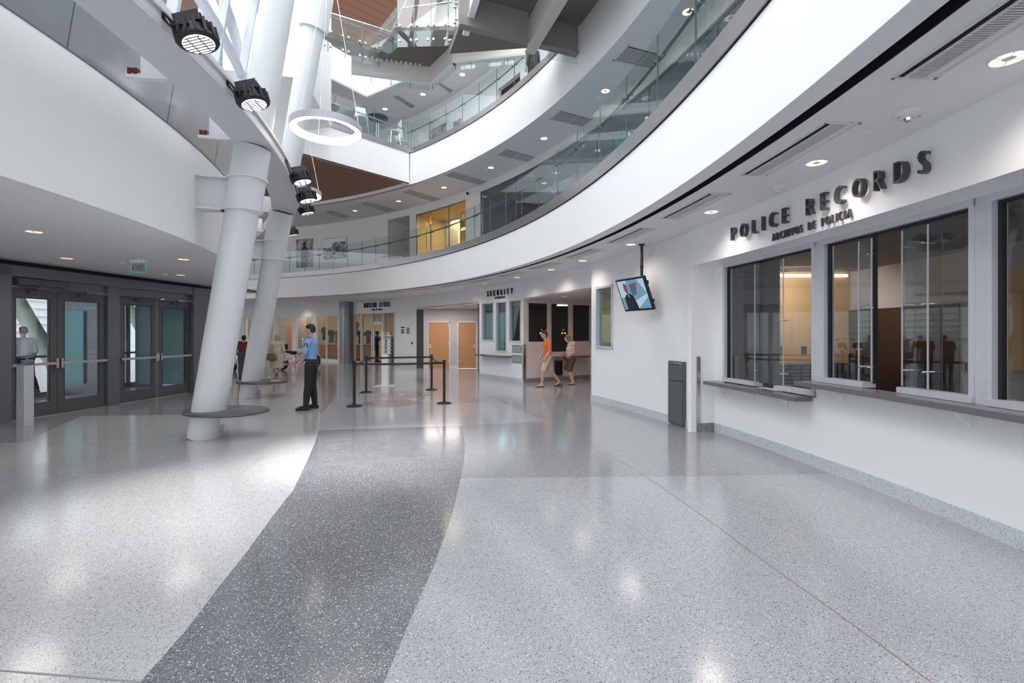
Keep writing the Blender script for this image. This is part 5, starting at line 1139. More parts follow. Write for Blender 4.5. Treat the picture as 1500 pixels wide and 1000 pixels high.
# benches
def bench(c, label, ax):
    t = thing('oval_bench', label, 'bench', c)
    mb = MB(); n = 56; vs = []
    for (k_, z) in ((.60, .365), (.63, .38), (.63, .41), (.60, .425)): vs += [(c[0]+k_*math.cos(2*PI*i/n), c[1]+.74*k_*math.sin(2*PI*i/n), z) for i in range(n)]
    for z in (.425, .365): vs += [(ax[0]+.24*math.cos(2*PI*i/n), ax[1]+.24*math.sin(2*PI*i/n), z) for i in range(n)]
    mb.add(vs, [(j*n+i, j*n+(i+1) % n, ((j+1) % 6)*n+(i+1) % n, ((j+1) % 6)*n+i) for j in range(6) for i in range(n)]); mb.build('seat_top', 'bench_grey', t, smooth=True)
    for x0, x1, yy in ((ax[0]+.2, c[0]+.42, -.02), (ax[0]-.05, c[0]-.35, .1)): mb = MB(); mb.hexa([(x0, ax[1]-.03+yy, .2), (x1, ax[1]-.03+yy, .33), (x1, ax[1]+.03+yy, .33), (x0, ax[1]+.03+yy, .2), (x0, ax[1]-.03+yy, .364), (x1, ax[1]-.03+yy, .364), (x1, ax[1]+.03+yy, .364), (x0, ax[1]+.03+yy, .364)]); mb.build('support_arm', 'white_steel', t)
    return t
a = e1(.4); bench((a.x+.24, a.y+.06, .36), 'dark grey oval bench wrapped round the nearest leaning column', a)
b = e2(.4); bench((b.x+.24, b.y+.06, .36), 'dark grey oval bench wrapped round the farther leaning column', b)
# things on second bench
bp = lambda x: Vector(((x-750)*11.85/F, 11.85, .426))
p = bp(394); t = thing('water_bottle', 'clear water bottle with blue label on the farther bench', 'bottle', p)
mb = MB(); mb.lathe((0, 0, 0), [(.03, 0), (.034, .01), (.034, .14), (.014, .19), (.014, .2)], 18); mb.build('bottle_body', 'acrylic', t, local=True, smooth=True); mb = MB(); mb.lathe((0, 0, 0), [(.0348, .06), (.0348, .12)], 18); mb.build('bottle_label', 'water', t, local=True, smooth=True); mb = MB(); mb.cyl((0, 0, .2), (0, 0, .22), .015); mb.build('cap', 'plastic_white', t, local=True)
for i, (x, lb) in enumerate(((377.5, 'small gold box on the farther bench, left of two touching'), (381.5, 'small gold box on the farther bench, right of two touching'))):
    p = bp(x); t = thing('gold_box', lb, 'box', p, group='gold boxes on the bench'); mb = MB(); mb.box((-.03, -.03, 0), (.03, .03, .065)); mb.build('body', 'gold', t, local=True); mb = MB(); mb.box((-.031, -.031, .02), (.031, -.029, .045)); mb.build('print', 'plastic_white', t, local=True)
p = bp(404); mb = MB(); mb.box((p.x-.12, p.y-.1, .427), (p.x+.12, p.y+.08, .433)); mb.build('leaflet', 'beige_cloth', label='flat tan leaflet lying on the right of the farther bench', cat='leaflet')
# spotlights on the ring
def floodlight(px, y, Y, label, yaw):
    c = py(px, y, Y); a = math.atan2(c.y-Cr[1], c.x-Cr[0]); e = Vector((math.cos(a), math.sin(a), 0)); s_ = Vector((-e.y, e.x, 0))
    t = thing('stage_floodlight', label, 'floodlight', c, group='black floodlights on the ring beam')
    dn = Vector((e.x*.28, e.y*.28, -1)).normalized(); u = s_; v = dn.cross(u)
    def cylm(mb_, a_, b_, r0, r1, n=20): mb_.cyl(c+dn*a_, c+dn*b_, r0, r1, n)
    mb = MB(); cylm(mb, -.03, .06, .15, .165); cylm(mb, .06, .085, .185, .185, 28); cylm(mb, .085, .10, .185, .150, 28)
    mb.build('lamp_head', 'black', t, bevel=.004)
    for k in range(14):
        q = 2*PI*k/14; w_ = u*math.cos(q)+v*math.sin(q); mb = MB(); mb.obox(c+w_*.168+dn*.01, w_*.024, w_.cross(dn)*.012, dn*.06); mb.build('fin', 'black', t)
    mb = MB()
    for k in range(-2, 3): mb.obox(c-dn*.09+u*k*.055, u*.008, v*.12, dn*.06)
    mb.obox(c-dn*.06, u*.13, v*.12, dn*.02); mb.build('heat_sink', 'black_gloss', t)
    mb = MB(); cylm(mb, .099, .106, .138, .138, 28); mb.build('lens', 'led', t)
    mb = MB()
    for k in range(-3, 4): L_ = math.sqrt(max(0, .135**2-(k*.038)**2)); mb.obox(c+dn*.108+u*k*.038, u*.0065, v*L_, dn*.002)
    for k in (-1, 1): mb.obox(c+dn*.108+v*k*.05, v*.006, u*.12, dn*.002)
    mb.build('lens_grid', 'slat', t)
    r0 = pol(Rr+.005, a, Cr); root = Vector((r0.x, r0.y, ZR+.12)); mb = MB()
    for sg_ in (-1, 1): mb.tube([root+s_*sg_*.09, c-e*.16+s_*sg_*.13, c+s_*sg_*.155], .014, 6); mb.cyl(c+s_*sg_*.14, c+s_*sg_*.18, .03, n=12)
    mb.obox(root, e*.012, s_*.12, (0, 0, .03)); mb.build('yoke', 'black', t)
    return c, dn
FL = [(287, 50, 5.0, 'large black floodlight with glowing white lens, the one nearest the top left'), (369, 142, 6.7, 'black floodlight on the ring beam, second from the top left'), (441, 259, 9.2, 'black floodlight on the ring beam, topmost of the tight group of three'), (449, 287, 10.3, 'black floodlight on the ring beam, middle of the tight group of three'), (449, 307, 11.3, 'black floodlight on the ring beam, lowest of the tight group of three'), (427, 340, 13.2, 'small black floodlight at the far end of the ring beam')]
for x, y, Y, lb in FL:
    # keep the fixture touching the ring edge: pick depth so that it sits just outside the ring
    Y_ = Y
    k = (x-750)/F
    best = (9, Y)
    for it in range(400):
        Yt = Y*(.75+.5*it/400); X = k*Yt; r = math.hypot(X-Cr[0], Yt-Cr[1]); zz = H+(HZ-y)*Yt/F
        e_ = abs(r-(Rr+.24))+(0 if ZR-.35 < zz < ZR+.35 else 5)
        if e_ < best[0]: best = (e_, Yt)
    Y_ = best[1]
    c, dn = floodlight(x, y, Y_, lb, 0)
# ring pendants
def pendant(x, y, Y, D_, label, canz):
    c = py(x, y, Y); t = thing('ring_pendant', label, 'pendant lamp', c); R_ = D_/2; n = 56
    def ringsec(mb_, r0, r1, z0, z1, mi=0):
        vs = []; fs = []
        for i in range(n):
            q = 2*PI*i/n
            for r, z in ((r0, z0), (r1, z0), (r1, z1), (r0, z1)): vs.append(c+Vector((r*math.cos(q), r*math.sin(q), z)))
        for i in range(n):
            k = 4*i; m_ = 4*((i+1) % n)
            for j in range(4): fs.append((k+j, m_+j, m_+(j+1) % 4, k+(j+1) % 4))
        mb_.add(vs, fs, mi)
    mb = MB(); ringsec(mb, R_-.012, R_, -.05, .07); ringsec(mb, R_-.10, R_-.012, .055, .07); mb.build('housing', 'pendant_grey', t, smooth=True)
    mb = MB(); ringsec(mb, R_-.10, R_-.014, -.045, .05); mb.build('diffuser', 'pendant_glow', t, smooth=True)
    top = c+Vector((.02, .1, canz)); mb = MB()
    for q in (.15, 2.2, 4.3): mb.tube([c+Vector(((R_-.05)*math.cos(q), (R_-.05)*math.sin(q), .07)), top], .006, 6)
    mb.build('cable', 'plastic_white', t)
    mb = MB(); mb.cyl(top, top+Vector((0, 0, .06)), .11, n=24); mb.cyl(top+Vector((0, 0, .06)), top+Vector((0, 0, 9)), .012, n=8); mb.build('canopy', 'white_steel', t, smooth=True); return t
pendant(478, 189, 8.4, 1.22, 'large glowing white ring pendant hanging beside the farther column', 3.2)
pendant(434, 283, 12.2, 1.22, 'second glowing ring pendant half hidden behind the ring beam floodlights', 2.7)
# entrance ceiling fittings
downs([(269, 379.5), (265, 402.5), (98, 378), (50, 339)], ZL, .10, 'the white entrance ceiling', 'downlights in the entrance ceiling')
for x, y, lb in ((179, 383, 'small chrome tipped sensor left of the entrance exit sign'), (241, 401, 'small sensor on the entrance ceiling below the right pair of lights')):
    p = pz(x, y, ZL); p.z = ZL; detector(p, lb)
p = pz(203, 375, ZL); exit_sign((p.x, p.y, ZL-.20), (1, .05, 0), .25, .17, 'clear edge lit exit sign hanging from the entrance ceiling', ZL, textm='slat')

# ------------------------------------------------------------------ stanchions
SP = [(519, 595), (536.4, 574.8), (632.3, 570.9), (650.7, 590.7)]; SPW = [pz(x, y, 0) for x, y in SP]; names = ['near left', 'far left', 'far right', 'near right']; proto = None
t = thing('belt_stanchion', 'black belt stanchion post at the near left corner of the roped square', 'stanchion', SPW[0], group='black stanchions round the floor emblems')
mb = MB(); mb.lathe((0, 0, 0), [(.175, 0), (.175, .012), (.12, .035), (.04, .05)], 28); mb.build('base', 'black', t, local=True, smooth=True)
mb = MB(); mb.cyl((0, 0, .04), (0, 0, .9), .032, n=20); mb.build('pole', 'black', t, local=True, smooth=True)
mb = MB(); mb.cyl((0, 0, .88), (0, 0, 1.0), .038, n=20); mb.cyl((0, 0, 1.0), (0, 0, 1.012), .03, n=20); mb.build('belt_head', 'black', t, local=True, smooth=True)
for i in range(1, 4): dup(t, SPW[i], label='black belt stanchion post at the %s corner of the roped square' % names[i])
def belt(a, b, sag, label):
    a = SPW[a]; b = SPW[b]; n = 14; mb = MB(); d = (b-a).normalized(); s_ = Vector((-d.y, d.x, 0))*.002; vs = []; fs = []
    for i in range(n+1):
        u = i/n; p = a.lerp(b, u)+d*(.038*(1-2*u)); z = .94-sag*4*u*(1-u)
        vs += [p-s_+Vector((0, 0, z-.025)), p+s_+Vector((0, 0, z-.025)), p+s_+Vector((0, 0, z+.025)), p-s_+Vector((0, 0, z+.025))]
    for i in range(n):
        k = 4*i
        for j in range(4): fs.append((k+j, k+4+j, k+4+(j+1) % 4, k+(j+1) % 4))
    mb.add(vs, fs); mb.build('retractable_belt', 'black', label=label, cat='belt', group='belts of the roped square')
belt(0, 3, .015, 'black belt stretched along the near side of the roped square'); belt(1, 2, .0, 'black belt stretched along the far side of the roped square'); belt(0, 1, .05, 'black belt on the left side of the roped square'); belt(2, 3, .06, 'black belt on the right side of the roped square')
# brochure stand
p = pz(565.5, 565, 0); t = thing('donation_stand', 'tall clear acrylic brochure stand on a white pedestal behind the roped square', 'stand', (p.x, p.y, 0))
mb = MB(); mb.box((p.x-.32, p.y-.22, 0), (p.x+.32, p.y+.22, .015)); mb.build('base_plate', 'frame_light', t)
mb = MB(); mb.box((p.x-.11, p.y-.1, .015), (p.x+.08, p.y+.1, .98)); mb.build('pedestal', 'plastic_white', t)
mb = MB(); mb.box((p.x-.08, p.y-.105, .55), (p.x+.05, p.y-.1, .68)); mb.box((p.x-.09, p.y-.105, .82), (p.x+.06, p.y-.1, .95)); mb.build('notice', 'paper', t)
for s_ in (-1, 1):
    x0 = p.x-.14 if s_ < 0 else p.x+.03
    mb = MB(); mb.box((x0, p.y-.07, .98), (x0+.12, p.y+.07, 1.66)); o = mb.build('acrylic_tower', 'acrylic', t)
    mb = MB()
    for k in range(6): mb.box((x0-.01, p.y-.09, 1.0+.11*k), (x0+.13, p.y+.08, 1.012+.11*k))
    mb.build('pocket', 'frame_light', o)
    mb = MB()
    for k in range(4): mb.box((x0+.01, p.y-.02, 1.02+.11*k), (x0+.1, p.y, 1.1+.11*k))
    mb.build('leaflets', 'paper', o)

# ------------------------------------------------------------------ PEOPLE
def hull(mb_, items, n=10):
    bm = bmesh.new()
    for c, r in items:
        if not isinstance(r, (tuple, list)): r = (r, r, r)
        e = MB(); e.ell(c, r, n)
        for v in e.v: bm.verts.new(v)
    ret = bmesh.ops.convex_hull(bm, input=bm.verts); bm.verts.ensure_lookup_table()
    dead = [v for v in bm.verts if not v.link_faces]
    for v in dead: bm.verts.remove(v)
    bm.verts.index_update(); vs = [v.co.copy() for v in bm.verts]; fs = [tuple(v.index for v in f.verts) for f in bm.faces]; bm.free()
    mb_.add(vs, fs); return mb_
def fused(name, parts, material, parent, voxel=.011, smooth_it=4):
    mb_ = MB()
    for it in parts: hull(mb_, it)
    me = bpy.data.meshes.new(name); me.from_pydata([tuple(v) for v in mb_.v], [], mb_.f); me.update()
    o = bpy.data.objects.new(name, me); COL.objects.link(o)
    r = o.modifiers.new('r', 'REMESH'); r.mode = 'VOXEL'; r.voxel_size = voxel; r.use_smooth_shade = True
    s_ = o.modifiers.new('s', 'SMOOTH'); s_.factor = .5; s_.iterations = smooth_it
    dg = bpy.context.evaluated_depsgraph_get(); dg.update(); m2 = bpy.data.meshes.new_from_object(o.evaluated_get(dg)); m2.name = name
    bpy.data.objects.remove(o); bpy.data.meshes.remove(me)
    m2.materials.clear(); m2.materials.append(M[material])
    for p_ in m2.polygons: p_.use_smooth = True; p_.material_index = 0
    o = bpy.data.objects.new(name, m2); COL.objects.link(o); o.parent = parent; return o
V = Vector
def person(loc, rotz, label, Ht, J, skin='skin', hair='hair_black', hair_style='short', top=None, top_sleeve=.55, bottom=None, bottom_end=1.0, skirt=None, shoes='rubber', build=1.0, detail=True, belly=0, sandals=False):
    """local frame: facing +X, +Y = the person's left; joints in J override the standing pose (for height 1.75)"""
    s = Ht/1.75
    j = dict(pelvis=(0, 0, .95), chest=(0, 0, 1.28), neck=(0, 0, 1.47), head=(.02, 0, 1.63))
    for k, y in (('l', 1), ('r', -1)):
        j['hip'+k] = (0, .09*y, .92); j['knee'+k] = (.02, .10*y, .5); j['ank'+k] = (0, .10*y, .09); j['toe'+k] = (.17, .11*y, .03)
        j['sh'+k] = (0, .19*y, 1.42); j['el'+k] = (-.02, .23*y, 1.13); j['wr'+k] = (.06, .23*y, .88)
    j.update(J); j = {k: V(v)*s for k, v in j.items()}
    b = build*s; t = thing('person', label, 'person', loc, rotz)
    def tors(inf):
        i = inf*s
        return [[(j['pelvis'], (.105*b+i, .155*b+i, .12*s)), (j['pelvis'].lerp(j['chest'], .45)+V((belly*s*.5, 0, 0)), (.095*b+i+belly*.5*s, .135*b+i, .10*s))],
                [(j['pelvis'].lerp(j['chest'], .45)+V((belly*s*.5, 0, 0)), (.095*b+i+belly*.5*s, .135*b+i, .10*s)), (j['chest']+V((.01*s, 0, .02*s)), (.115*b+i, .165*b+i, .12*s))],
                [(j['chest']+V((0, 0, .04*s)), (.105*b+i, .15*b+i, .1*s)), (j['shl'], .052*b+i), (j['shr'], .052*b+i)],
                [(j['neck']-V((0, 0, .06*s)), (.06*s+i, .09*s+i, .03*s)), (j['shl'], .045*b+i), (j['shr'], .045*b+i)]]
    def arm(k, inf=0, end=1.0):
        i = inf*s; sh, el, wr = j['sh'+k], j['el'+k], j['wr'+k]; out = []
        if end <= 1: 
            out.append([(sh, .056*b+i), (sh.lerp(el, end), .047*b+i)])
        else: out += [[(sh, .054*b+i), (el, .042*b+i)], [(el, .042*b+i), (el.lerp(wr, end-1), .034*b+i)]]
        return out
    def leg(k, inf=0, end=2.0):
        i = inf*s; hp, kn, an = j['hip'+k], j['knee'+k], j['ank'+k]
        if end <= 1: return [[(hp, (.095*b+i)), (hp.lerp(kn, end), .068*b+i)]]
        return [[(hp, .092*b+i), (kn, .06*b+i)], [(kn, .06*b+i), (kn.lerp(an, min(.35, end-1)), .062*b+i)], [(kn.lerp(an, min(.35, end-1)), .060*b+i), (kn.lerp(an, end-1), .040*b+i)]]
    parts = tors(-.008) + [[(j['chest']+V((0, 0, .15*s)), .06*s), (j['neck'], .052*s), (j['head']-V((.0, 0, .07*s)), .05*s)]]
    hd = j['head']
    parts += [[(hd+V((0, 0, .03*s)), (.098*s, .076*s, .09*s)), (hd+V((.02*s, 0, -.055*s)), (.06*s, .052*s, .05*s))],
              [(hd+V((.055*s, 0, -.085*s)), (.028*s, .03*s, .022*s)), (hd+V((.0, 0, -.04*s)), (.07*s, .06*s, .04*s))],
              [(hd+V((.09*s, 0, .01*s)), .011*s), (hd+V((.112*s, 0, -.022*s)), .014*s), (hd+V((.085*s, 0, -.03*s)), .016*s)]]
    for y in (1, -1): parts.append([(hd+V((-.005*s, .078*y*s, .005*s)), (.018*s, .008*s, .026*s)), (hd+V((-.008*s, .076*y*s, -.02*s)), (.012*s, .008*s, .012*s))])
    for k, yy in (('l', 1), ('r', -1)):
        parts += arm(k, 0, 2.0)
        if True: parts += leg(k, -.004)
        an, to = j['ank'+k], j['toe'+k]; heel = an+V((-.03*s, 0, -.055*s)); heel.z = max(heel.z, .03*s)
        parts += [[(an, .038*s), (heel, .032*s)], [(heel, .03*s), (to.lerp(heel, .3), (.035*s, .04*s, .022*s)), (to, (.03*s, .036*s, .015*s))], [(an, .035*s), (to.lerp(heel, .35), (.03*s, .036*s, .02*s))]]
        # hand with five fingers
        wr, el = j['wr'+k], j['el'+k]; d = (wr-el).normalized(); side = d.cross(V((0, 0, 1)))
        side = (side if side.length > .1 else V((0, 1, 0))).normalized(); nrm = V((0, yy, 0)) - d*d.dot(V((0, yy, 0))); nrm = (nrm if nrm.length > .1 else V((1, 0, 0))).normalized(); wid = d.cross(nrm).normalized()
        pm = wr+d*.06*s; parts.append([(wr, .026*s), (pm+wid*.026*s, .015*s), (pm-wid*.026*s, .015*s), (wr+d*.09*s+wid*.03*s, .012*s), (wr+d*.09*s-wid*.03*s, .012*s)])
        curl = -nrm
        for q, ln in ((-.032, .055), (-.011, .07), (.011, .075), (.032, .066)):
            base = wr+d*.088*s+wid*q*s; k1 = base+d*ln*.5*s+curl*.012*s; k2 = base+d*ln*.85*s+curl*.035*s
            parts += [[(base, .0095*s), (k1, .0088*s)], [(k1, .0088*s), (k2, .0075*s)]]
        fw = V((1, 0, 0)); sgn = 1 if wid.dot(fw) > 0 else -1
        tb_ = wr+d*.03*s+wid*sgn*.03*s; tm_ = tb_+d*.035*s+wid*sgn*.025*s; parts += [[(tb_, .012*s), (tm_, .0105*s)], [(tm_, .0105*s), (tm_+d*.03*s+curl*.008*s, .0085*s)]]
    fused('body', parts, skin, t, .0075)
    if top:
        fused('shirt', tors(.014) + arm('l', .014, top_sleeve) + arm('r', .014, top_sleeve) , top, t, .012)
    if bottom:
        L0 = [[(j['pelvis']+V((0, 0, .05*s)), (.112*b, .155*b, .05*s)), (j['hipl'], .108*b), (j['hipr'], .108*b)]]
        fused('trousers' if bottom_end > 1.3 else 'shorts', L0 + leg('l', .018, bottom_end) + leg('r', .018, bottom_end), bottom, t, .012)
    if skirt:
        c0 = j['pelvis']; kz = (j['kneel'].z+j['kneer'].z)/2-.02*s; m_ = MB(); n = 32; vs = []; rows = ((c0.z+.1*s, .135, .16), (c0.z-.1*s, .16, .2), (kz+.15*s, .18, .215), (kz, .19, .23))
        for z, rx, ry in rows: vs += [(c0.x+rx*b*(1+.04*math.sin(7*i))*math.cos(2*PI*i/n), c0.y+ry*b*(1+.03*math.sin(5*i))*math.sin(2*PI*i/n), z) for i in range(n)]
        m_.add(vs, [(q*n+i, q*n+(i+1) % n, (q+1)*n+(i+1) % n, (q+1)*n+i) for q in range(3) for i in range(n)] + [tuple(range(n))]); m_.build('skirt', skirt, t, local=True, smooth=True)
    # hair
    h_ = [[(hd+V((-.012*s, 0, .055*s)), (.100*s, .084*s, .078*s)), (hd+V((-.05*s, 0, -.005*s)), (.058*s, .076*s, .045*s))]]
    if hair_style == 'bob': h_ = [[(hd+V((-.015*s, 0, .05*s)), (.112*s, .10*s, .088*s)), (hd+V((-.04*s, 0, -.05*s)), (.075*s, .105*s, .04*s))]]
    if hair_style == 'short': h_.append([(hd+V((.06*s, 0, .09*s)), (.035*s, .06*s, .025*s)), (hd+V((-.01*s, 0, .095*s)), (.085*s, .075*s, .05*s))])
    fused('hair', h_, hair, t, .009)
    # face
    fm = MB()
    for y in (1, -1): fm.ell(hd+V((.083*s, .03*y*s, .012*s)), (.008*s, .012*s, .006*s), 8)
    fm.build('eyes', 'black', t, local=True); fm = MB(); fm.ell(hd+V((.082*s, 0, -.062*s)), (.008*s, .022*s, .005*s), 8); fm.build('mouth', 'wine', t, local=True)
    for k in 'lr':
        an, to = j['ank'+k], j['toe'+k]; heel = an+V((-.035*s, 0, 0)); z0 = min(to.z, an.z-.06*s)
        if sandals:
            m_ = MB(); d = (to-an); d.z = 0; d.normalize(); c = (an+to)/2; hh = V((an.x, an.y, max(.008, an.z-.085*s))); tt = V((to.x, to.y, max(.008, to.z-.022*s)))
            hull(m_, [(hh-d*.05*s, (.035*s, .04*s, .008)), (tt+d*.02*s, (.035*s, .045*s, .008))]); m_.tube([tt-d*.09*s+V((0, .045, .02)), tt-d*.02*s+V((0, 0, .035)), tt-d*.09*s+V((0, -.045, .02))], .007, 6); m_.build('sandal', shoes, t, local=True, smooth=True)
        else:
            pr = [[(an+V((-.03*s, 0, -.03*s)), (.05*s, .046*s, .04*s)), (V((an.x-.04*s, an.y, an.z-.055*s)), (.045*s, .045*s, .03*s)), (to+V((.01*s, 0, .0)), (.045*s, .046*s, .028*s)), (an.lerp(to, .5)+V((0, 0, .01*s)), (.05*s, .045*s, .035*s))]]
            fused('shoe', pr, shoes, t, .010)
    return t, j, s
def wld(x, y_floor): p = pz(x, y_floor, 0); return (p.x, p.y, 0)
# guard, facing left
gt, gj, gsx = person(wld(456, 600), PI+.1, 'young man in light blue uniform shirt and black trousers standing by the benches facing left', 1.80,
    dict(elr=(.06, -.24, 1.16), wrr=(.24, -.17, .98), ell=(.06, .23, 1.16), wrl=(.27, .12, .99), kneel=(.03, .11, .5), ankl=(.07, .13, .09), toel=(.22, .14, .03), kneer=(0, -.09, .5), ankr=(-.04, -.11, .09), toer=(.11, -.12, .03)),
    top='shirt_blue', top_sleeve=.85, bottom='trousers_black', bottom_end=1.93, build=.97)
m_ = MB(); m_.torus(V((0, 0, 0)), .128*gsx, .02, ax=(1, 0, 0), ay=(0, 1.3, 0)); 
for v in m_.v: v.z += 1.03*gsx
m_.build('belt', 'black', gt, local=True, smooth=True)
m_ = MB(); shp = gj['shl'].lerp(gj['ell'], .35); m_.ell(shp+V((.0, .052*gsx, 0)), (.042, .014, .055), 16); pt_ = m_.build('shoulder_patch', 'patch', gt, local=True, smooth=True, label='dark round shoulder patch')
m_ = MB(); m_.ell(shp+V((.0, .061*gsx, 0)), (.022, .008, .03), 12); m_.build('patch_crest', 'hair_grey', pt_, local=True, smooth=True)
m_ = MB(); m_.ell(shp+V((.0, .056*gsx, 0)), (.0, .0, .0), 6)
m_ = MB(); m_.obox(gj['shl']+V((0, -.02, .062)), (.035, 0, 0), (0, .06, -.015), (0, 0, .006)); m_.build('epaulette', 'patch', gt, local=True)
m_ = MB(); m_.obox(V((-.13, .06, 1.0))*1.0, (.03, 0, 0), (0, .04, 0), (0, 0, .06)); m_.build('belt_pouch', 'black', gt, local=True)
m_ = MB(); q = gj['wrl'].lerp(gj['ell'], .08); m_.torus(q, .036, .007, ax=(0, 1, 0), ay=(.3, 0, .95)); m_.build('wristwatch', 'black', gt, local=True)
# orange walker
person(wld(803, 566), PI+.15, 'man in orange t-shirt and khaki shorts walking left in front of the security booth', 1.72,
    dict(pelvis=(0, 0, .93), chest=(.03, 0, 1.25), neck=(.06, 0, 1.44), head=(.12, 0, 1.59), hipl=(0, .09, .91), hipr=(0, -.09, .91), kneel=(.17, .09, .52), ankl=(.22, .09, .10), toel=(.38, .1, .03), kneer=(-.08, -.09, .5), ankr=(-.37, -.09, .16), toer=(-.25, -.1, .03),
         shl=(.03, .2, 1.38), shr=(.03, -.2, 1.38), ell=(-.0, .25, 1.1), wrl=(.13, .24, .9), elr=(.05, -.25, 1.1), wrr=(.2, -.22, .92)),
    hair='hair_brown', top='shirt_orange', top_sleeve=.75, bottom='shorts_khaki', bottom_end=.98, sandals=True, build=1.05)
# striped woman
m = bpy.data.materials.new('stripes'); m.use_nodes = True; nt = m.node_tree; tcn = nt.nodes.new('ShaderNodeTexCoord'); sp_ = nt.nodes.new('ShaderNodeSeparateXYZ'); nt.links.new(tcn.outputs['Object'], sp_.inputs[0])
ml = nt.nodes.new('ShaderNodeMath'); ml.operation = 'MULTIPLY'; ml.inputs[1].default_value = 7; nt.links.new(sp_.outputs['Z'], ml.inputs[0]); fr_ = nt.nodes.new('ShaderNodeMath'); fr_.operation = 'FRACT'; nt.links.new(ml.outputs[0], fr_.inputs[0])
crr = nt.nodes.new('ShaderNodeValToRGB'); crr.color_ramp.interpolation = 'CONSTANT'; ee = crr.color_ramp.elements; ee[0].position = 0; ee[0].color = (.75, .70, .66, 1); ee[1].position = .3; ee[1].color = (.62, .2, .16, 1)
for p_, c_ in ((.45, (.78, .74, .7)), (.65, (.55, .4, .2)), (.8, (.78, .72, .68)), (.92, (.4, .2, .18))): ee.new(p_).color = (*c_, 1)
nt.links.new(fr_.outputs[0], crr.inputs[0]); nt.links.new(crr.outputs[0], nt.nodes['Principled BSDF'].inputs['Base Color']); M['stripes'] = m
wt_, wj, ws_ = person(wld(838, 563), PI+.1, 'blonde woman in a striped top and olive shorts walking behind the man in orange', 1.60,
    dict(pelvis=(0, 0, .92), chest=(.04, 0, 1.24), neck=(.1, 0, 1.44), head=(.16, 0, 1.59), kneel=(.12, .1, .5), ankl=(-.02, .1, .10), toel=(.14, .1, .03), kneer=(.2, -.1, .56), ankr=(-.05, -.1, .3), toer=(.05, -.1, .16), ell=(.0, .25, 1.12), wrl=(.2, .22, .98), elr=(0, -.25, 1.12), wrr=(.22, -.22, .98)),
    skin='skin_light', hair='hair_blond', hair_style='bob', top='stripes', top_sleeve=.15, bottom='shorts_olive', bottom_end=.95, sandals=True, build=1.2, belly=.08)
hb = V((0, 0, 0)); 
wx, wy, _ = wld(838, 563); m_ = MB(); hull(m_, [((wx-.3, wy-.28, .88), (.07, .04, .06)), ((wx-.22, wy-.28, .80), (.08, .04, .05))], 12); m_.tube([(wx-.32, wy-.28, .93), (wx-.24, wy-.26, 1.02), (wx-.18, wy-.26, .9)], .008, 6); m_.build('handbag', 'bag_maroon', smooth=True, label='small maroon handbag held by the woman in the striped top', cat='bag')
# elderly woman back view (facing away)
ex, ey, _ = wld(405, 558)
et, ej, es_ = person((ex, ey, 0), PI/2+.1, 'grey haired woman in beige blouse and skirt seen from behind beyond the farther bench', 1.62,
    dict(head=(.10, 0, 1.57), neck=(.05, 0, 1.43), ell=(.0, .26, 1.12), wrl=(.06, .25, .88), elr=(.0, -.26, 1.12), wrr=(.04, -.26, .86)),
    skin='skin_light', hair='hair_grey', hair_style='bob', top='beige_cloth', top_sleeve=.8, skirt='skirt_beige', shoes='rubber', build=1.02)
m_ = MB(); hull(m_, [((ex-.05, ey-.24, .86), (.17, .06, .10)), ((ex-.05, ey-.24, .78), (.19, .07, .09))], 14); bg = m_.build('shoulder_bag', 'bag_olive', smooth=True, label='olive brown shoulder bag hanging on the back of the grey haired woman', cat='bag')
# red shirt person between columns
person(wld(357, 556), PI/2+.5, 'person in a dark red shirt and grey trousers bending behind the farther column', 1.66, dict(chest=(.10, 0, 1.22), neck=(.2, 0, 1.38), head=(.30, 0, 1.5), shl=(.14, .2, 1.34), shr=(.14, -.2, 1.34), ell=(.2, .26, 1.08), wrl=(.36, .22, .95), elr=(.2, -.26, 1.08), wrr=(.36, -.22, .95)), hair='hair_brown', top='shirt_red', top_sleeve=1.0, bottom='grey_cloth', bottom_end=1.9, build=1.15)
# man outside the doors
person((-12.75, 12.3, 0), PI*.92, 'man in white shirt and dark trousers walking away outside the nearest entrance door', 1.78, dict(kneel=(.15, .1, .52), ankl=(.22, .1, .1), toel=(.38, .1, .04), kneer=(-.08, -.1, .5), ankr=(-.3, -.1, .14), toer=(-.16, -.1, .03)), hair='hair_brown', top='shirt_white', top_sleeve=1.5, bottom='trousers_black', bottom_end=1.92, build=1.1)
# store people
Xs = (552-750)*26.5/F
person((Xs, 26.5, 0), .1, 'person in black with outstretched arm standing in the museum store doorway', 1.75, dict(ell=(.2, .24, 1.3), wrl=(.42, .2, 1.22), elr=(.18, -.24, 1.28), wrr=(.42, -.2, 1.2)), skin='skin_dark', top='trousers_black', top_sleeve=1.6, bottom='trousers_black', bottom_end=1.92)
Xs = (572.5-750)*25.5/F
person((Xs, 25.5, 0), -PI/2, 'person in a tan shirt behind the store glass right of the door', 1.70, dict(), top='bag_olive', top_sleeve=.8, bottom='grey_cloth', bottom_end=1.9, hair='hair_black')
# dark figure on the second balcony
a = pol(R2+.75, ang(781, R2+.75, C2), C2)
person((a.x, a.y, 8.38), 2.4, 'person in dark clothes standing at the second balcony rail under the steel beams', 1.72, dict(), skin='skin', top='patch', top_sleeve=1.8, bottom='trousers_black', bottom_end=1.92)

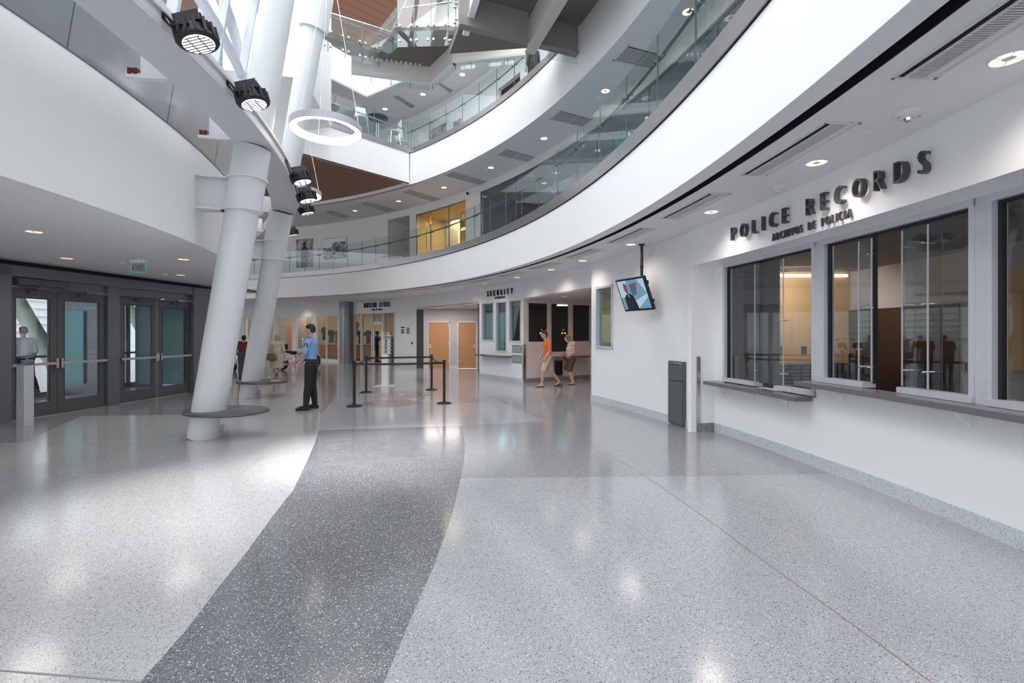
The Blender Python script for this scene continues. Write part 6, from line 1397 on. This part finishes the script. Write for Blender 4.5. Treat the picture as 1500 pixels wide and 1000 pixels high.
# ------------------------------------------------------------------ MOTORCYCLES
def motorcycle(loc, rot, label):
    t = thing('police_motorcycle', label, 'motorcycle', loc, rot, group='white police motorcycles')
    for nm, x in (('front_wheel', .80), ('rear_wheel', -.75)):
        m_ = MB(); m_.torus((x, 0, .32), .27, .055, 32, 10, ax=(1, 0, 0), ay=(0, 0, 1)); w_ = m_.build(nm, 'rubber', t, local=True, smooth=True)
        m_ = MB(); m_.torus((x, 0, .32), .20, .018, 28, 8, ax=(1, 0, 0), ay=(0, 0, 1)); m_.cyl((x, -.06, .32), (x, .06, .32), .05)
        for k in range(9): q = 2*PI*k/9; m_.cyl((x, 0, .32), (x+.2*math.cos(q), 0, .32+.2*math.sin(q)), .012, n=6)
        m_.build('rim', 'chrome', w_, local=True, smooth=True)
    m_ = MB(); n = 14; vs = []
    for x, rr, wdt in ((.80, .36, .07),):
        for i in range(n+1):
            q = .1*PI+.85*PI*i/n
            for yy in (-wdt, wdt): vs.append((x+rr*math.cos(q), yy, .32+rr*math.sin(q)))
            for yy in (wdt, -wdt): vs.append((x+(rr-.015)*math.cos(q), yy, .32+(rr-.015)*math.sin(q)))
    m_.add(vs, [(4*i+j, 4*i+4+j, 4*i+4+(j+1) % 4, 4*i+(j+1) % 4) for i in range(n) for j in range(4)]); m_.build('front_fender', 'bike_white', t, local=True, smooth=True)
    m_ = MB(); hull(m_, [((-.95, 0, .62), (.12, .09, .08)), ((-.5, 0, .72), (.12, .1, .06))]); m_.build('rear_fender', 'bike_white', t, local=True, smooth=True)
    m_ = MB(); hull(m_, [((.12, 0, .82), (.24, .15, .12)), ((.38, 0, .88), (.08, .08, .08))], 16); m_.build('fuel_tank', 'bike_white', t, local=True, smooth=True)
    m_ = MB(); hull(m_, [((-.2, 0, .78), (.16, .15, .06)), ((-.45, 0, .80), (.14, .14, .06))], 14); m_.build('seat', 'black', t, local=True, smooth=True)
    m_ = MB(); hull(m_, [((-.8, 0, 1.0), (.18, .24, .12)), ((-.8, 0, 1.1), (.16, .22, .08))], 14); m_.build('top_box', 'bike_white', t, local=True, smooth=True, bevel=0)
    m_ = MB(); m_.obox((-.58, 0, 1.03), (.03, 0, 0), (0, .2, 0), (0, 0, .12)); m_.build('box_pad', 'black', t, local=True, bevel=.02)
    for y in (-1, 1):
        m_ = MB(); hull(m_, [((-.88, .27*y, .55), (.1, .09, .14)), ((-.5, .27*y, .58), (.14, .09, .12))], 14); m_.build('saddlebag', 'bike_white', t, local=True, smooth=True)
        m_ = MB(); m_.tube([(.05, .14*y, .3), (-.2, .2*y, .26), (-1.0, .24*y, .3)], .04, 12); m_.build('exhaust', 'chrome', t, local=True, smooth=True)
        m_ = MB(); m_.cyl((.80, .09*y, .32), (.52, .09*y, 1.0), .025, n=10); m_.build('fork', 'chrome', t, local=True, smooth=True)
        m_ = MB(); m_.cyl((.42, .3*y, 1.1), (.46, .36*y, 1.3), .008, n=6); m_.ell((.46, .37*y, 1.33), (.02, .07, .045), 12); m_.build('mirror', 'chrome', t, local=True, smooth=True)
        m_ = MB(); m_.ell((.56, .2*y, .9), (.05, .05, .05), 10); m_.build('signal_lamp', 'led_amber', t, local=True, smooth=True)
    m_ = MB()
    for q in (-.5, .5): hull(m_, [((.08+q*.05, 0, .42), (.11, .13, .1)), ((.08+q*.36, 0, .66), (.075, .09, .07))], 12)
    for k in range(5): m_.obox((.0, 0, .5+.04*k), (.18, 0, 0), (0, .11, 0), (0, 0, .006)); m_.obox((.2, 0, .5+.04*k), (.1, 0, 0), (0, .11, 0), (0, 0, .006))
    m_.build('engine', 'chrome', t, local=True, smooth=False)
    m_ = MB(); m_.tube([(.55, 0, .95), (.15, 0, .45), (-.1, 0, .28), (-.6, 0, .3), (-.7, 0, .6), (-.2, 0, .7), (.5, 0, .98)], .03, 8); m_.build('frame', 'black', t, local=True, smooth=True)
    m_ = MB(); hull(m_, [((.58, 0, .98), (.12, .24, .14)), ((.50, 0, 1.08), (.1, .22, .08))], 16); m_.build('fairing', 'bike_white', t, local=True, smooth=True)
    m_ = MB(); m_.extr([(.56, -.2, 1.1), (.56, .2, 1.1), (.42, .15, 1.45), (.42, -.15, 1.45)], (-.01, 0, 0)); m_.build('windshield', 'glass_clear', t, local=True)
    m_ = MB(); m_.ell((.70, 0, .96), (.04, .08, .08), 14); m_.build('headlight', 'plastic_white', t, local=True, smooth=True)
    m_ = MB(); m_.tube([(.2, -.38, 1.02), (.4, -.2, 1.08), (.42, .2, 1.08), (.2, .38, 1.02)], .015, 8); m_.build('handlebar', 'chrome', t, local=True, smooth=True)
    m_ = MB(); m_.tube([(-.15, .2, .25), (.3, .3, .22)], .02, 8); m_.tube([(0, .15, .28), (.02, .24, .015)], .014, 6); m_.build('side_stand', 'black', t, local=True)
    return t
mq = wld(436, 541); mt_ = motorcycle(mq, .95, 'white police motorcycle with black box pad between the grey haired woman and the uniformed man')
mq2 = wld(348, 545); dup(mt_, mq2, -.9, label='white police motorcycle partly hidden between the two leaning columns')

# ------------------------------------------------------------------ LIGHT
w = bpy.data.worlds.new('sky'); sc.world = w; w.use_nodes = True; nt = w.node_tree; bg = nt.nodes['Background']
bg.inputs['Color'].default_value = (.93, .965, 1.0, 1); bg.inputs['Strength'].default_value = 1.2
def area(loc, tgt, sx, sy, energy, col):
    l = bpy.data.lights.new('area', 'AREA'); l.shape = 'RECTANGLE'; l.size = sx; l.size_y = sy; l.energy = energy; l.color = col
    o = bpy.data.objects.new('area_light', l); COL.objects.link(o); o.location = loc; o.rotation_euler = (Vector(tgt)-Vector(loc)).to_track_quat('-Z', 'Y').to_euler(); return o
area((-6.5, 5, 16), (-3, 8, 0), 10, 14, 2300, (1, .98, .96))                # added unseen area lamp giving top daylight over the atrium
area((5.6, 5.0, 3.0), (5.6, 5.0, 0), 1.5, 3, 14, (1, .93, .88)); area((5.9, 9.9, 2.95), (6.1, 11, 1.0), 1.2, .3, 34, (1, .92, .84))
area((-7.2, 27.6, 3.2), (-7.2, 27.6, 0), 3, 2, 60, (1, .85, .68)); area((-10.5, 28.9, 3.2), (-10.5, 29, 0), 2, 1.5, 45, (1, .87, .7)); area((-14.0, 30.9, 3.1), (-14.0, 31, 0), 3, .8, 40, (1, .84, .68))
a = pol(RB+1.6, w2(645)); area((a.x, a.y, 6.7), (a.x, a.y, 4.4), 2.2, 1.6, 75, (1, .78, .48))
for x_ in (760, 880, 1050):
    a = pol(RB+2, w2(x_)); area((a.x, a.y, 6.8), (a.x, a.y, 4.4), 1.6, 1.6, 45, (.95, .97, 1))
area((-3, 20.3, 2.7), (-3, 20.3, 0), 1.5, 1, 30, (1, .9, .84))
area((3.6, 12.3, 2.6), (3.6, 12.6, 0), 1, .6, 9, (1, .85, .5))
area((-10.8, 9, 2.9), (-10.8, 9, 0), 1, 6, 30, (.88, .97, 1))
for (x, y, e) in ((330, 725, 1250), (560, 660, 1500)):
    g_ = pz(x, y, 0); spotl((g_.x-1.0, g_.y-.3, 4.6), e, (1, .98, .96), .85, 1, .25, (g_.x, g_.y, 0))

for x_, y_ in ((269, 379.5), (265, 402.5), (98, 378), (50, 339)):
    p = pz(x_, y_, ZL); spotl((p.x, p.y, ZL-.03), 60, (1, .94, .9), 2.7, 1, .3)

area((-.2, 18.4, 2.66), (-.2, 18.4, 0), .6, .3, 9, (.85, 1, .97))  # small teal-tinted lamp added to brighten the security booth
